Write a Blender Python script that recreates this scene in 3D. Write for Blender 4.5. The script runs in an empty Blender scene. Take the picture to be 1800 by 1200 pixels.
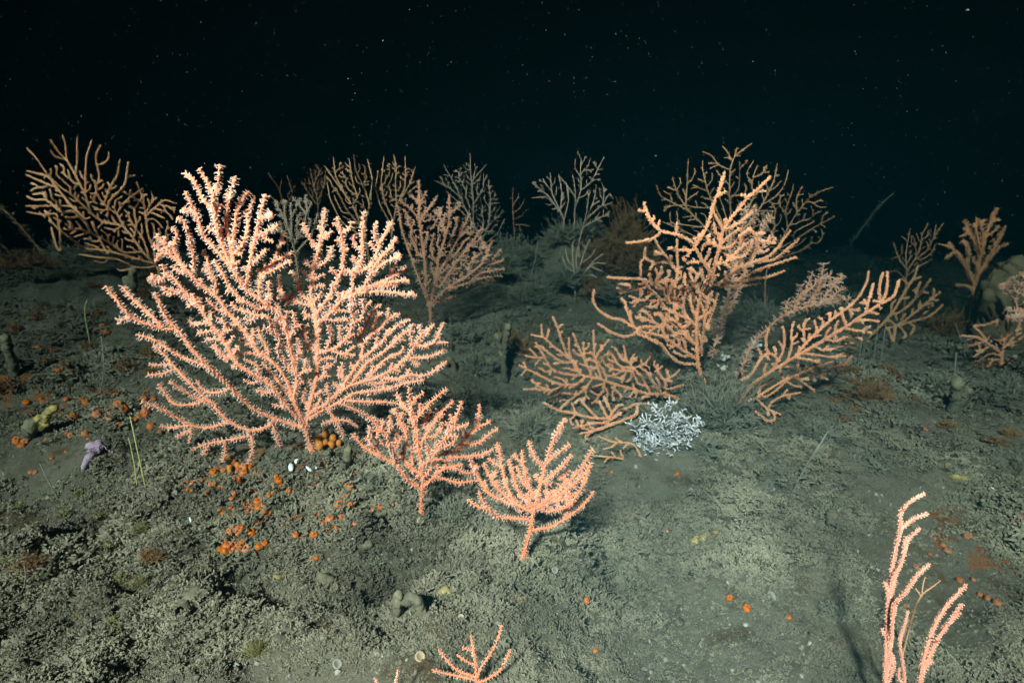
import bpy, math, random
import numpy as np
from mathutils import Vector

# ------------------------------------------------------------------ camera, world, sun, exposure
SC = bpy.context.scene
C = SC.collection
PW, PH, FPX = 1800.0, 1200.0, 1072.0        # picture size the measurements refer to, focal length in those pixels
CAM_H, PITCH = 0.50, math.radians(13.6)
cam_d = bpy.data.cameras.new('camera'); cam_d.sensor_width = 36.0; cam_d.lens = 36.0 * FPX / PW
cam_d.clip_start = 0.02; cam_d.clip_end = 200.0
cam = bpy.data.objects.new('camera', cam_d); C.objects.link(cam)
cam.location = (0, 0, CAM_H); cam.rotation_euler = (math.pi / 2 - PITCH, 0, 0)
SC.camera = cam

SUN_EL, SUN_AZ = math.radians(37), math.radians(-163)   # azimuth from +Y towards +X: behind the camera, to its left
sun_vec = Vector((math.sin(SUN_AZ) * math.cos(SUN_EL), math.cos(SUN_AZ) * math.cos(SUN_EL), math.sin(SUN_EL)))
world = bpy.data.worlds.new('World'); SC.world = world; world.use_nodes = True
wn = world.node_tree.nodes; wl = world.node_tree.links
sky = wn.new('ShaderNodeTexSky'); sky.sky_type = 'NISHITA'; sky.sun_disc = False
sky.sun_elevation = SUN_EL; sky.sun_rotation = SUN_AZ
wl.new(sky.outputs['Color'], wn['Background'].inputs['Color'])
wn['Background'].inputs['Strength'].default_value = 0.00004   # deep dark water: almost no skylight
sl = bpy.data.lights.new('sun', 'SUN'); sl.energy = 5.0; sl.angle = math.radians(5.0); sl.color = (1.0, 0.945, 0.89)
sun = bpy.data.objects.new('sun', sl); C.objects.link(sun)
sun.rotation_euler = sun_vec.to_track_quat('Z', 'Y').to_euler()
SC.view_settings.view_transform = 'Standard'; SC.view_settings.look = 'None'
SC.view_settings.exposure = 3.8; SC.view_settings.gamma = 1.0
SC.render.engine = 'CYCLES'
SC.cycles.use_denoising = True
SC.cycles.max_bounces = 5; SC.cycles.diffuse_bounces = 3; SC.cycles.volume_bounces = 0
WATER_DENSITY, WATER_SCATTER, WATER_ABSORB = 1.25, (0.0001, 0.0012, 0.0015), (0.0, 0.010, 0.0115)

random.seed(7)
RNG = np.random.default_rng(11)

# ------------------------------------------------------------------ helpers
def ray(px, py):
    """direction in the world (y = 1) of a picture point"""
    px = np.asarray(px, float); py = np.asarray(py, float)
    u = (px - PW / 2) / FPX; v = (PH / 2 - py) / FPX
    fy, fz = math.cos(PITCH), -math.sin(PITCH)
    uy, uz = math.sin(PITCH), math.cos(PITCH)
    dy = fy + v * uy; dz = fz + v * uz
    return u / dy, dz / dy

_P = np.random.default_rng(3).permutation(4096)
def _hash(ix, iy):
    return _P[(_P[ix & 4095] + iy) & 4095]
def perlin(x, y, seed=0):
    x = np.asarray(x, float) + 37.7 * seed + 513.2; y = np.asarray(y, float) + 91.3 * seed + 297.9
    ix = np.floor(x).astype(np.int64); iy = np.floor(y).astype(np.int64)
    fx = x - ix; fy = y - iy
    u = fx * fx * fx * (fx * (fx * 6 - 15) + 10); w = fy * fy * fy * (fy * (fy * 6 - 15) + 10)
    def g(a, b, dx, dy):
        t = _hash(a, b) * (2 * math.pi / 4096)
        return np.cos(t) * dx + np.sin(t) * dy
    n00 = g(ix, iy, fx, fy); n10 = g(ix + 1, iy, fx - 1, fy)
    n01 = g(ix, iy + 1, fx, fy - 1); n11 = g(ix + 1, iy + 1, fx - 1, fy - 1)
    return ((n00 * (1 - u) + n10 * u) * (1 - w) + (n01 * (1 - u) + n11 * u) * w) * 1.5
def fbm(x, y, f, octs, seed=0, gain=0.55):
    s = 0; a = 1.0; t = 0
    for i in range(octs):
        s = s + a * perlin(x * f, y * f, seed + i); t += a; f *= 2.07; a *= gain
    return s / t
def sstep(a, b, x):
    t = np.clip((x - a) / (b - a), 0, 1); return t * t * (3 - 2 * t)
def bump(x, y, cx, cy, rx, ry):
    return np.exp(-(((x - cx) / rx) ** 2 + ((y - cy) / ry) ** 2))

def rough_mask(x, y):
    """1 where the turf is thick, 0 where smooth silt lies"""
    m = fbm(x, y, 3.6, 4, 40) * 1.9 + 0.42
    m = m + 0.45 * bump(x, y, -0.25, 0.75, 0.45, 0.3) - 0.3 * bump(x, y, 0.22, 0.68, 0.10, 0.22) - 0.15 * bump(x, y, 0.45, 0.62, 0.3, 0.12)
    m = m - 0.5 * bump(x, y, 0.15, 2.1, 0.35, 0.3) + 0.3 * bump(x, y, 0.75, 1.3, 0.4, 0.3)
    return np.clip(m, 0, 1)

def base_h(x, y):
    """the broad shape of the sea bed"""
    h = 0.05 * y - 0.045 * np.clip(y - 2.5, 0, 5) ** 2 + 0.05 * fbm(x, y, 1.9, 2, 77) * np.clip(y - 1.7, 0, 1)
    h = h + 0.045 * fbm(x, y, 0.9, 2, 5)
    h = h + 0.06 * bump(x, y, -1.9, 2.5, 0.8, 0.9) + 0.235 * bump(x, y, 0.27, 2.58, 0.40, 0.16) * (1 + 0.5 * perlin(x * 6, y * 6, 71)) + 0.10 * bump(x, y, -0.55, 2.5, 0.35, 0.3)
    h = h - 0.16 * bump(x, y, 1.75, 2.75, 0.75, 0.8) - 0.10 * bump(x, y, 0.05, 1.42, 0.22, 0.25)
    h = h + 0.025 * bump(x, y, -0.42, 0.98, 0.35, 0.16) - 0.040 * bump(x, y, 0.125, 0.78, 0.045, 0.24)
    return h
def H(x, y):
    x = np.asarray(x, float); y = np.asarray(y, float)
    r = np.sqrt(x * x + y * y)
    m = rough_mask(x, y)
    h = base_h(x, y)
    h = h + 0.050 * fbm(x, y, 4.3, 3, 12) + 0.012 * np.clip(fbm(x, y, 9, 2, 14) * 3, -1, 1) * m
    n = fbm(x, y, 13, 3, 20)
    h = h + (0.010 + 0.026 * m) * n
    rid = 1 - np.abs(perlin(x * 26, y * 26, 31)) * 2.2
    h = h - m * 0.018 * np.clip(rid - 0.4, 0, 1)
    lump = np.abs(perlin(x * 55, y * 55, 33)) + 0.5 * np.abs(perlin(x * 118, y * 118, 34))
    h = h + m * 0.011 * (lump - 0.35)
    fine = fbm(x, y, 150, 2, 25)
    h = h + (0.0010 + 0.0030 * m) * fine
    return h

def hit(px, py, tmax=14.0):
    """where the line of sight through a picture point meets the broad sea bed"""
    dx, dz = ray(px, py)
    ys = np.geomspace(0.2, tmax, 2200)
    d = CAM_H + dz * ys - H(dx * ys, ys)
    k = np.argmax(d < 0)
    if d[k] >= 0: k = len(ys) - 1
    y = float(ys[k])
    return np.array([float(dx) * y, y, float(H(dx * y, y))])

def at(px, py, y):
    dx, dz = ray(px, py)
    return np.stack([dx * y, np.broadcast_to(y, np.shape(dx * y)) * 1.0, CAM_H + dz * y], -1)

def tag(o, label=None, cat=None, group=None, kind=None):
    if label: o['label'] = label
    if cat: o['category'] = cat
    if group: o['group'] = group
    if kind: o['kind'] = kind
    return o
def empty(name, loc):
    o = bpy.data.objects.new(name, None); C.objects.link(o); o.location = Vector([float(c) for c in loc]); o.empty_display_size = 0.02
    return o

class MB:
    """collects vertex and face arrays, becomes ONE mesh object"""
    def __init__(s): s.v = []; s.f3 = []; s.f4 = []; s.a = []; s.n = 0
    def add(s, v, f3=None, f4=None, a=0.0):
        v = np.asarray(v, float).reshape(-1, 3)
        if f3 is not None and len(f3): s.f3.append(np.asarray(f3, np.int64).reshape(-1, 3) + s.n)
        if f4 is not None and len(f4): s.f4.append(np.asarray(f4, np.int64).reshape(-1, 4) + s.n)
        s.v.append(v); s.a.append(np.broadcast_to(np.asarray(a, float), (len(v),))); s.n += len(v)
    def build(s, name, mat, parent=None, origin=(0, 0, 0), smooth=True, attr='tone'):
        if s.n == 0: return None
        v = np.concatenate(s.v) - np.asarray(origin, float)
        f3 = np.concatenate(s.f3) if s.f3 else np.zeros((0, 3), np.int64)
        f4 = np.concatenate(s.f4) if s.f4 else np.zeros((0, 4), np.int64)
        me = bpy.data.meshes.new(name)
        me.vertices.add(len(v)); me.vertices.foreach_set('co', v.astype(np.float32).ravel())
        nl = f3.size + f4.size; npoly = len(f3) + len(f4)
        me.loops.add(nl); me.polygons.add(npoly)
        me.loops.foreach_set('vertex_index', np.concatenate([f3.ravel(), f4.ravel()]).astype(np.int32))
        ls = np.concatenate([np.arange(len(f3)) * 3, f3.size + np.arange(len(f4)) * 4]).astype(np.int32)
        me.polygons.foreach_set('loop_start', ls)
        me.polygons.foreach_set('use_smooth', np.full(npoly, smooth))
        me.update(calc_edges=True)
        at_ = me.attributes.new(attr, 'FLOAT', 'POINT')
        at_.data.foreach_set('value', np.concatenate(s.a).astype(np.float32))
        me.materials.append(mat)
        o = bpy.data.objects.new(name, me); C.objects.link(o)
        if parent is not None: o.parent = parent
        else: o.location = Vector([float(c) for c in origin])
        return o

def frames(d):
    d = d / (np.linalg.norm(d, axis=-1, keepdims=True) + 1e-12)
    ref = np.where(np.abs(d[:, 2:3]) > 0.9, np.array([[1.0, 0, 0]]), np.array([[0, 0, 1.0]]))
    a = np.cross(ref, d); a /= np.linalg.norm(a, axis=-1, keepdims=True) + 1e-12
    return d, a, np.cross(d, a)

def tube(mb, pts, rad, sides=6, tone=0.0, cap=True, rough=0.0):
    pts = np.asarray(pts, float); n = len(pts)
    if n < 2: return
    rad = np.broadcast_to(np.asarray(rad, float), (n,)).copy()
    tan = np.gradient(pts, axis=0)
    if cap:   # rounded end
        t1 = tan[-1] / (np.linalg.norm(tan[-1]) + 1e-12)
        pts = np.vstack([pts, pts[-1] + t1 * rad[-1] * 0.6, pts[-1] + t1 * rad[-1] * 0.95])
        rad = np.concatenate([rad, [rad[-1] * 0.8, rad[-1] * 0.35]]); tan = np.vstack([tan, t1, t1]); n += 2
    _, a, b = frames(tan)
    th = np.arange(sides) * 2 * math.pi / sides
    v = pts[:, None] + rad[:, None, None] * (np.cos(th)[None, :, None] * a[:, None] + np.sin(th)[None, :, None] * b[:, None])
    if rough:
        f = 0.9 / max(rad.max(), 1e-6); a0 = th[None, :] + 0 * rad[:, None]; ln = (np.arange(n) * np.linalg.norm(np.diff(pts[:2], axis=0)))[:, None] + 0 * a0
        nz = perlin(np.cos(a0) * 1.3 + ln * f, np.sin(a0) * 1.3 + ln * f * 0.6, 61) + 0.7 * perlin(np.cos(a0) * 3.1 + ln * f * 2.3, np.sin(a0) * 3.1 - ln * f * 1.7, 62)
        v = v + (v - pts[:, None]) * (rough * nz)[..., None]
    i = np.arange(n - 1)[:, None] * sides; j = np.arange(sides)[None]; k = (np.arange(sides)[None] + 1) % sides
    f4 = np.stack([i + j, i + k, i + sides + k, i + sides + j], -1).reshape(-1, 4)
    f3 = None
    vv = v.reshape(-1, 3)
    if cap:
        vv = np.vstack([vv, pts[-1] + t1 * rad[-1] * 0.3])
        base = (n - 1) * sides
        f3 = np.stack([base + np.arange(sides), base + (np.arange(sides) + 1) % sides, np.full(sides, n * sides)], -1)
    if np.ndim(tone) == 1:
        t = np.concatenate([tone, [tone[-1]] * (n - len(tone))]); t = np.repeat(t, sides)
        tone = np.concatenate([t, [t[-1]]]) if cap else t
    mb.add(vv, f3, f4, tone)

def spikes(mb, p, d, ln, r0, r1, tone0, tone1, sides=3):
    """many small tapered pegs at p along d"""
    n = len(p)
    if n == 0: return
    d, a, b = frames(d)
    ln = np.broadcast_to(ln, (n,)); r0 = np.broadcast_to(r0, (n,)); r1 = np.broadcast_to(r1, (n,))
    th = np.arange(sides) * 2 * math.pi / sides
    off = np.cos(th)[None, :, None] * a[:, None] + np.sin(th)[None, :, None] * b[:, None]
    v0 = p[:, None] + off * r0[:, None, None]
    v1 = p[:, None] + d[:, None] * ln[:, None, None] + off * r1[:, None, None]
    tip = (p + d * (ln + r1 * 0.7)[:, None])[:, None]
    v = np.concatenate([v0, v1, tip], 1)           # n, 2s+1, 3
    m = 2 * sides + 1
    i = np.arange(n)[:, None] * m; j = np.arange(sides)[None]; k = (j + 1) % sides
    f4 = np.stack([i + j, i + k, i + sides + k, i + sides + j], -1).reshape(-1, 4)
    f3 = np.stack([i + sides + j, i + sides + k, i + 2 * sides + 0 * j], -1).reshape(-1, 3)
    t = np.concatenate([np.full(sides, tone0), np.full(sides + 1, tone1)])
    mb.add(v.reshape(-1, 3), f3, f4, np.tile(t, n))

def ball(mb, c, r, nu=14, nv=9, tone=0.0, lump=0.0, dimple=0.0, seed=0, up=(0, 0, 1), fine=0.0):
    """lumpy ball, with a dimple on top if asked"""
    r = np.broadcast_to(np.asarray(r, float), (3,))
    ph = np.linspace(0, math.pi, nv + 1); th = np.arange(nu) * 2 * math.pi / nu
    P, T = np.meshgrid(ph, th, indexing='ij')
    q = np.stack([np.sin(P) * np.cos(T), np.sin(P) * np.sin(T), np.cos(P)], -1)
    s = 1 + lump * (perlin(q[..., 0] * 2.1 + seed, q[..., 1] * 2.1 + q[..., 2] * 1.7, seed % 17) + 0.5 * perlin(q[..., 0] * 5 + seed, q[..., 1] * 5 + q[..., 2] * 4, 3))
    if fine: s = s + fine * (1 - np.abs(perlin(q[..., 0] * 4 + seed, q[..., 1] * 4 + q[..., 2] * 5, 9)) * 2) + fine * 0.5 * perlin(q[..., 0] * 13, q[..., 1] * 13 + q[..., 2] * 15, 4)
    s = s - dimple * np.exp(-(P / 0.42) ** 2) + 0.5 * dimple * np.exp(-((P - 0.62) / 0.25) ** 2)
    q = q * s[..., None] * r
    up = np.asarray(up, float); up = up / np.linalg.norm(up)
    _, a, b = frames(up[None]); a = a[0]; b = b[0]
    w = q[..., :1] * a + q[..., 1:2] * b + q[..., 2:3] * up + np.asarray(c, float)
    i = np.arange(nv)[:, None] * nu; j = np.arange(nu)[None]; k = (j + 1) % nu
    f4 = np.stack([i + j, i + nu + j, i + nu + k, i + k], -1).reshape(-1, 4)
    mb.add(w.reshape(-1, 3), None, f4, tone)

# ------------------------------------------------------------------ materials
def mat_new(name):
    m = bpy.data.materials.new(name); m.use_nodes = True
    return m, m.node_tree.nodes, m.node_tree.links, m.node_tree.nodes['Principled BSDF']
def coral_mat(name, base, tip, rough=0.6, sss=0.0, var=0.16, scale=60.0, silt=False):
    """flesh colour to polyp colour along the mesh's own 'tone', with blotches"""
    m, n, l, b = mat_new(name)
    a = n.new('ShaderNodeAttribute'); a.attribute_name = 'tone'
    nz = n.new('ShaderNodeTexNoise'); nz.inputs['Scale'].default_value = scale; nz.inputs['Detail'].default_value = 3
    tc = n.new('ShaderNodeTexCoord'); l.new(tc.outputs['Object'], nz.inputs['Vector'])
    mx = n.new('ShaderNodeMix'); mx.data_type = 'RGBA'
    l.new(a.outputs['Fac'], mx.inputs['Factor'])
    mx.inputs[6].default_value = (*base, 1); mx.inputs[7].default_value = (*tip, 1)
    hs = n.new('ShaderNodeHueSaturation'); l.new(mx.outputs[2], hs.inputs['Color'])
    mr = n.new('ShaderNodeMapRange'); l.new(nz.outputs['Fac'], mr.inputs['Value'])
    mr.inputs['From Min'].default_value = 0.3; mr.inputs['From Max'].default_value = 0.7
    mr.inputs['To Min'].default_value = 1 - var; mr.inputs['To Max'].default_value = 1 + var
    l.new(mr.outputs['Result'], hs.inputs['Value'])
    if silt:     # each one its own shade, a dusting of silt in blotches
        oi = n.new('ShaderNodeObjectInfo'); m2 = n.new('ShaderNodeMapRange'); l.new(oi.outputs['Random'], m2.inputs['Value'])
        m2.inputs['To Min'].default_value = 0.88; m2.inputs['To Max'].default_value = 1.08
        l.new(m2.outputs['Result'], hs.inputs['Saturation'])
        n2 = n.new('ShaderNodeTexNoise'); n2.noise_dimensions = '4D'; n2.inputs['Scale'].default_value = 2.2; n2.inputs['Detail'].default_value = 4
        l.new(tc.outputs['Object'], n2.inputs['Vector']); l.new(oi.outputs['Random'], n2.inputs['W'])
        r2 = n.new('ShaderNodeMapRange'); l.new(n2.outputs['Fac'], r2.inputs['Value'])
        r2.inputs['From Min'].default_value = 0.54; r2.inputs['From Max'].default_value = 0.72; r2.inputs['To Max'].default_value = 0.55
        mx2 = n.new('ShaderNodeMix'); mx2.data_type = 'RGBA'; l.new(r2.outputs['Result'], mx2.inputs['Factor'])
        l.new(hs.outputs['Color'], mx2.inputs[6]); mx2.inputs[7].default_value = (0.22, 0.19, 0.13, 1)
        l.new(mx2.outputs[2], b.inputs['Base Color'])
    else: l.new(hs.outputs['Color'], b.inputs['Base Color'])
    b.inputs['Roughness'].default_value = rough; b.inputs['Specular IOR Level'].default_value = 0.25
    return m
M_PINK = coral_mat('coral_open_polyps', (0.80, 0.29, 0.145), (0.92, 0.72, 0.63))
M_ORANGE = coral_mat('coral_orange', (0.78, 0.275, 0.115), (0.91, 0.57, 0.37))
M_WHIP = coral_mat('coral_salmon', (0.70, 0.25, 0.15), (0.84, 0.50, 0.39))
M_DEEP = coral_mat('coral_deep_orange', (0.77, 0.22, 0.09), (0.91, 0.63, 0.51))
M_TAN = coral_mat('coral_tan', (0.76, 0.31, 0.125), (0.90, 0.58, 0.33))
M_BROWN = coral_mat('coral_brown', (0.62, 0.33, 0.17), (0.70, 0.48, 0.28))
M_ROSE = coral_mat('coral_rosy', (0.70, 0.30, 0.16), (0.86, 0.62, 0.48))
M_GREY = coral_mat('coral_grey', (0.66, 0.46, 0.32), (0.80, 0.64, 0.48))
M_STALK = coral_mat('stalk_yellow', (0.42, 0.38, 0.12), (0.5, 0.48, 0.2))
M_PALE = coral_mat('stalk_pale', (0.22, 0.21, 0.165), (0.32, 0.31, 0.25))
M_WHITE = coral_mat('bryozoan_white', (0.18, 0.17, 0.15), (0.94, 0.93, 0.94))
M_SPONGE = coral_mat('sponge_yellow', (0.20, 0.17, 0.08), (0.46, 0.34, 0.10), var=0.35, rough=0.9, scale=110)
M_SILTY = coral_mat('sponge_silty', (0.12, 0.11, 0.075), (0.20, 0.18, 0.11), rough=0.95, var=0.35, scale=140)
M_BUFF = coral_mat('sponge_buff', (0.17, 0.125, 0.065), (0.21, 0.165, 0.09), rough=0.9, var=0.2, scale=25)
M_SQUIRT = coral_mat('squirt_orange', (0.54, 0.135, 0.018), (0.30, 0.06, 0.012), rough=0.5, var=0.3, scale=1.6, silt=True)
M_AMBER = coral_mat('squirt_amber', (0.60, 0.20, 0.03), (0.70, 0.38, 0.16), rough=0.25, var=0.2, scale=80)
M_STAR = coral_mat('starfish_mauve', (0.44, 0.30, 0.40), (0.66, 0.52, 0.58), rough=0.7, var=0.25, scale=180)
M_SHELL = coral_mat('shell_white', (0.80, 0.80, 0.78), (0.90, 0.90, 0.92), rough=0.35)
M_CUP = coral_mat('cup_coral_buff', (0.32, 0.20, 0.10), (0.48, 0.40, 0.26), rough=0.8)
M_TURF = coral_mat('turf', (0.10, 0.084, 0.05), (0.265, 0.238, 0.165), rough=1.0, var=0.5, scale=7)
M_RUBBLE = coral_mat('rubble', (0.13, 0.11, 0.075), (0.36, 0.34, 0.28), rough=0.9, var=0.3, scale=40)
M_BUSH = coral_mat('hydroid_grey_green', (0.14, 0.13, 0.085), (0.27, 0.26, 0.19), rough=1.0, var=0.25, scale=30)
M_OLIVE = coral_mat('hydroid_olive', (0.17, 0.14, 0.05), (0.27, 0.235, 0.10), rough=1.0, var=0.25, scale=40)
M_RUST = coral_mat('hydroid_rusty', (0.16, 0.085, 0.035), (0.30, 0.16, 0.07), rough=1.0, var=0.3, scale=30)
M_RUSTSQ = coral_mat('squirt_rusty', (0.36, 0.13, 0.05), (0.26, 0.08, 0.03), rough=0.7, var=0.3, scale=1.6, silt=True)
M_SHELL2 = coral_mat('cup_coral_pale', (0.17, 0.16, 0.12), (0.36, 0.34, 0.27), rough=0.8)
M_WHITE2 = coral_mat('crust_whitish', (0.45, 0.42, 0.36), (0.75, 0.72, 0.62), rough=0.9)
M_SNOW = coral_mat('marine_snow', (0.20, 0.22, 0.23), (0.035, 0.06, 0.075), rough=1.0)

# ------------------------------------------------------------------ sea bed
def make_ground():
    nt, nr = 1150, 950
    th = np.radians(np.linspace(-66, 66, nt)); r = np.geomspace(0.16, 16.0, nr)
    T, R = np.meshgrid(th, r)
    X = R * np.sin(T); Y = R * np.cos(T)
    Z = H(X, Y)
    v = np.stack([X, Y, Z], -1).reshape(-1, 3)
    i = np.arange(nr - 1)[:, None] * nt; j = np.arange(nt - 1)[None]
    f4 = np.stack([i + j, i + j + 1, i + nt + j + 1, i + nt + j], -1).reshape(-1, 4)
    mb = MB(); mb.add(v, None, f4, rough_mask(X, Y).reshape(-1))
    m, n, l, b = mat_new('silt')
    a = n.new('ShaderNodeAttribute'); a.attribute_name = 'tone'
    tc = n.new('ShaderNodeTexCoord')
    def noise(scale, det=5, rough=0.6):
        z = n.new('ShaderNodeTexNoise'); z.inputs['Scale'].default_value = scale
        z.inputs['Detail'].default_value = det; z.inputs['Roughness'].default_value = rough
        l.new(tc.outputs['Object'], z.inputs['Vector']); return z
    def ramp(src, p0, c0, p1, c1):
        q = n.new('ShaderNodeValToRGB'); q.color_ramp.elements[0].position = p0; q.color_ramp.elements[0].color = (*c0, 1)
        q.color_ramp.elements[1].position = p1; q.color_ramp.elements[1].color = (*c1, 1); l.new(src, q.inputs['Fac']); return q
    def mix(f, c0, c1, fac=None):
        q = n.new('ShaderNodeMix'); q.data_type = 'RGBA'
        if fac is not None: q.inputs['Factor'].default_value = fac
        else: l.new(f, q.inputs['Factor'])
        for k, c in ((6, c0), (7, c1)):
            if isinstance(c, tuple): q.inputs[k].default_value = (*c, 1)
            else: l.new(c, q.inputs[k])
        return q.outputs[2]
    n1, n2, n3, n4 = noise(5, 6), noise(90, 4, 0.7), noise(17, 5), noise(420, 2)
    silt = ramp(n1.outputs['Fac'], 0.35, (0.20, 0.18, 0.125), 0.68, (0.285, 0.26, 0.185)).outputs['Color']
    dark = ramp(n2.outputs['Fac'], 0.36, (0.06, 0.05, 0.032), 0.62, (0.20, 0.18, 0.125)).outputs['Color']
    col = mix(a.outputs['Fac'], silt, dark)
    br = ramp(n3.outputs['Fac'], 0.54, (0, 0, 0), 0.68, (0.8, 0.8, 0.8))
    col = mix(br.outputs['Color'], col, (0.14, 0.085, 0.035))
    sp = ramp(n4.outputs['Fac'], 0.62, (0, 0, 0), 0.72, (0.8, 0.8, 0.8))
    col = mix(sp.outputs['Color'], col, (0.34, 0.32, 0.26))
    ar = n.new('ShaderNodeAttribute'); ar.attribute_name = 'crust'
    col = mix(ar.outputs['Fac'], col, (0.36, 0.12, 0.03))
    l.new(col, b.inputs['Base Color'])
    b.inputs['Roughness'].default_value = 1.0; b.inputs['Specular IOR Level'].default_value = 0.1
    bp = n.new('ShaderNodeBump'); bp.inputs['Strength'].default_value = 1.0; bp.inputs['Distance'].default_value = 0.006
    nb = noise(330, 6, 0.8); l.new(nb.outputs['Fac'], bp.inputs['Height']); l.new(bp.outputs['Normal'], b.inputs['Normal'])
    o = tag(mb.build('ground', m), kind='structure')
    cr = (bump(X, Y, -0.36, 0.90, 0.17, 0.13) * 1.1 + bump(X, Y, 0.80, 1.32, 0.22, 0.12) + bump(X, Y, 0.66, 0.78, 0.14, 0.14) * 0.8 + bump(X, Y, -0.95, 1.25, 0.25, 0.12) + bump(X, Y, -1.15, 1.4, 0.15, 0.1))
    cr = np.clip((cr * (0.55 + fbm(X, Y, 28, 3, 90) * 1.5) - 0.42) * 3, 0, 0.85).reshape(-1)
    ca = o.data.attributes.new('crust', 'FLOAT', 'POINT'); ca.data.foreach_set('value', cr.astype(np.float32))
    return v
GV = make_ground()
# how far the sea bed is along each line of sight, on a coarse grid (keeps drooping twigs above it)
def sight_grid(v):
    f = np.array([0, math.cos(PITCH), -math.sin(PITCH)]); u = np.array([0, math.sin(PITCH), math.cos(PITCH)])
    w = v - np.array([0, 0, CAM_H]); dpt = w @ f
    px = PW / 2 + FPX * w[:, 0] / dpt; py = PH / 2 - FPX * (w @ u) / dpt
    G = np.full((240, 340), 99.0)
    i = ((px + 120) / 6).astype(int); j = ((py + 60) / 6).astype(int)
    ok = (dpt > 0.05) & (i >= 0) & (i < 340) & (j >= 0) & (j < 240)
    np.minimum.at(G, (j[ok], i[ok]), v[ok, 1])
    G2 = G.copy()
    for dj in (-1, 0, 1):
        for di in (-1, 0, 1): G2 = np.minimum(G2, np.roll(np.roll(G, dj, 0), di, 1))
    return G2
SIGHT = sight_grid(GV)
def sight_y(px, py):
    return SIGHT[np.clip(((py + 60) / 6).astype(int), 0, 239), np.clip(((px + 120) / 6).astype(int), 0, 339)]

# short turf of hydroids and bryozoans all over the silt
def make_turf():
    n = 100000
    px = RNG.uniform(-150, 1950, n); t = RNG.uniform(0, 1, n)
    py = 395 + (1260 - 395) * t ** 0.85
    dx, dz = ray(px, py)
    y = np.full(n, 0.3)
    ys = np.geomspace(0.3, 5.5, 260); found = np.full(n, -1.0)
    for q in ys:                                   # march all lines of sight together
        below = (CAM_H + dz * q < base_h(dx * q, q)) & (found < 0)
        found[below] = q
    ok = found > 0
    x = (dx * found)[ok]; y = found[ok]
    m = rough_mask(x, y)
    keep = RNG.uniform(0, 1, len(x)) < 0.32 + 0.68 * np.clip(m * 1.2 + 0.9 * perlin(x * 22, y * 22, 8), 0, 1)
    x, y, m = x[keep], y[keep], m[keep]
    z = H(x, y)
    size = (0.0045 + 0.006 * RNG.uniform(0, 1, len(x)) ** 2) * (0.42 + 0.72 * m) * np.clip(y / 0.8, 0.75, 1.9) * (1 + 0.5 * perlin(x * 9, y * 9, 15))
    mb = MB(); per = 9
    P = np.repeat(np.stack([x, y, z - 0.001], -1), per, 0); S = np.repeat(size, per)
    k = len(P)
    d = RNG.normal(0, 1, (k, 3)) * np.array([1, 1, 0.6]); d[:, 2] = np.abs(d[:, 2]) + 0.1
    d /= np.linalg.norm(d, axis=1, keepdims=True)
    P = P + RNG.normal(0, 1, (k, 3)) * S[:, None] * np.array([0.55, 0.55, 0.05])
    ln = S * RNG.uniform(0.5, 1.25, k)
    spikes(mb, P, d, ln * 0.7, S * 0.19, S * 0.16, 0.15, 0.7)
    # forked ends
    tip = P + d * ln[:, None] * 0.7
    for s in range(2):
        d2 = d + RNG.normal(0, 1.0, (k, 3)); sel = RNG.uniform(0, 1, k) < 0.75
        spikes(mb, tip[sel], d2[sel], (ln * 0.4)[sel], (S * 0.15)[sel], (S * 0.09)[sel], 0.55, 1.0)
    tag(mb.build('turf', M_TURF, smooth=False), kind='stuff')
make_turf()

# crumbs of shell, gravel and caked silt lying between the turf
def make_rubble():
    n = 9000
    px = RNG.uniform(-100, 1900, n); py = 480 + 760 * RNG.uniform(0, 1, n) ** 0.8
    y = sight_y(px, py); ok = y < 3; px, py, y = px[ok], py[ok], y[ok]
    x = ray(px, py)[0] * y; z = H(x, y); n = len(x)
    ico = np.array([[0, 0, 1], [0.89, 0, 0.45], [0.28, 0.85, 0.45], [-0.72, 0.53, 0.45], [-0.72, -0.53, 0.45], [0.28, -0.85, 0.45],
                    [0.72, 0.53, -0.45], [-0.28, 0.85, -0.45], [-0.89, 0, -0.45], [-0.28, -0.85, -0.45], [0.72, -0.53, -0.45], [0, 0, -1]])
    tri = np.array([[0, 1, 2], [0, 2, 3], [0, 3, 4], [0, 4, 5], [0, 5, 1], [1, 6, 2], [2, 7, 3], [3, 8, 4], [4, 9, 5], [5, 10, 1],
                    [6, 7, 2], [7, 8, 3], [8, 9, 4], [9, 10, 5], [10, 6, 1], [11, 7, 6], [11, 8, 7], [11, 9, 8], [11, 10, 9], [11, 6, 10]])
    r = (0.0008 + 0.0040 * RNG.uniform(0, 1, n) ** 5) * np.clip(y, 0.7, 2)
    v = ico[None] * RNG.uniform(0.6, 1.35, (n, 12, 1)) * RNG.uniform(0.5, 1.3, (n, 1, 3)) * r[:, None, None] + np.stack([x, y, z + r * 0.25], -1)[:, None]
    mb = MB(); mb.add(v.reshape(-1, 3), (tri[None] + np.arange(n)[:, None, None] * 12).reshape(-1, 3), None, np.repeat(RNG.uniform(0, 1, n) ** 3, 12))
    tag(mb.build('rubble', M_RUBBLE, smooth=False), kind='stuff')
make_rubble()

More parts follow.
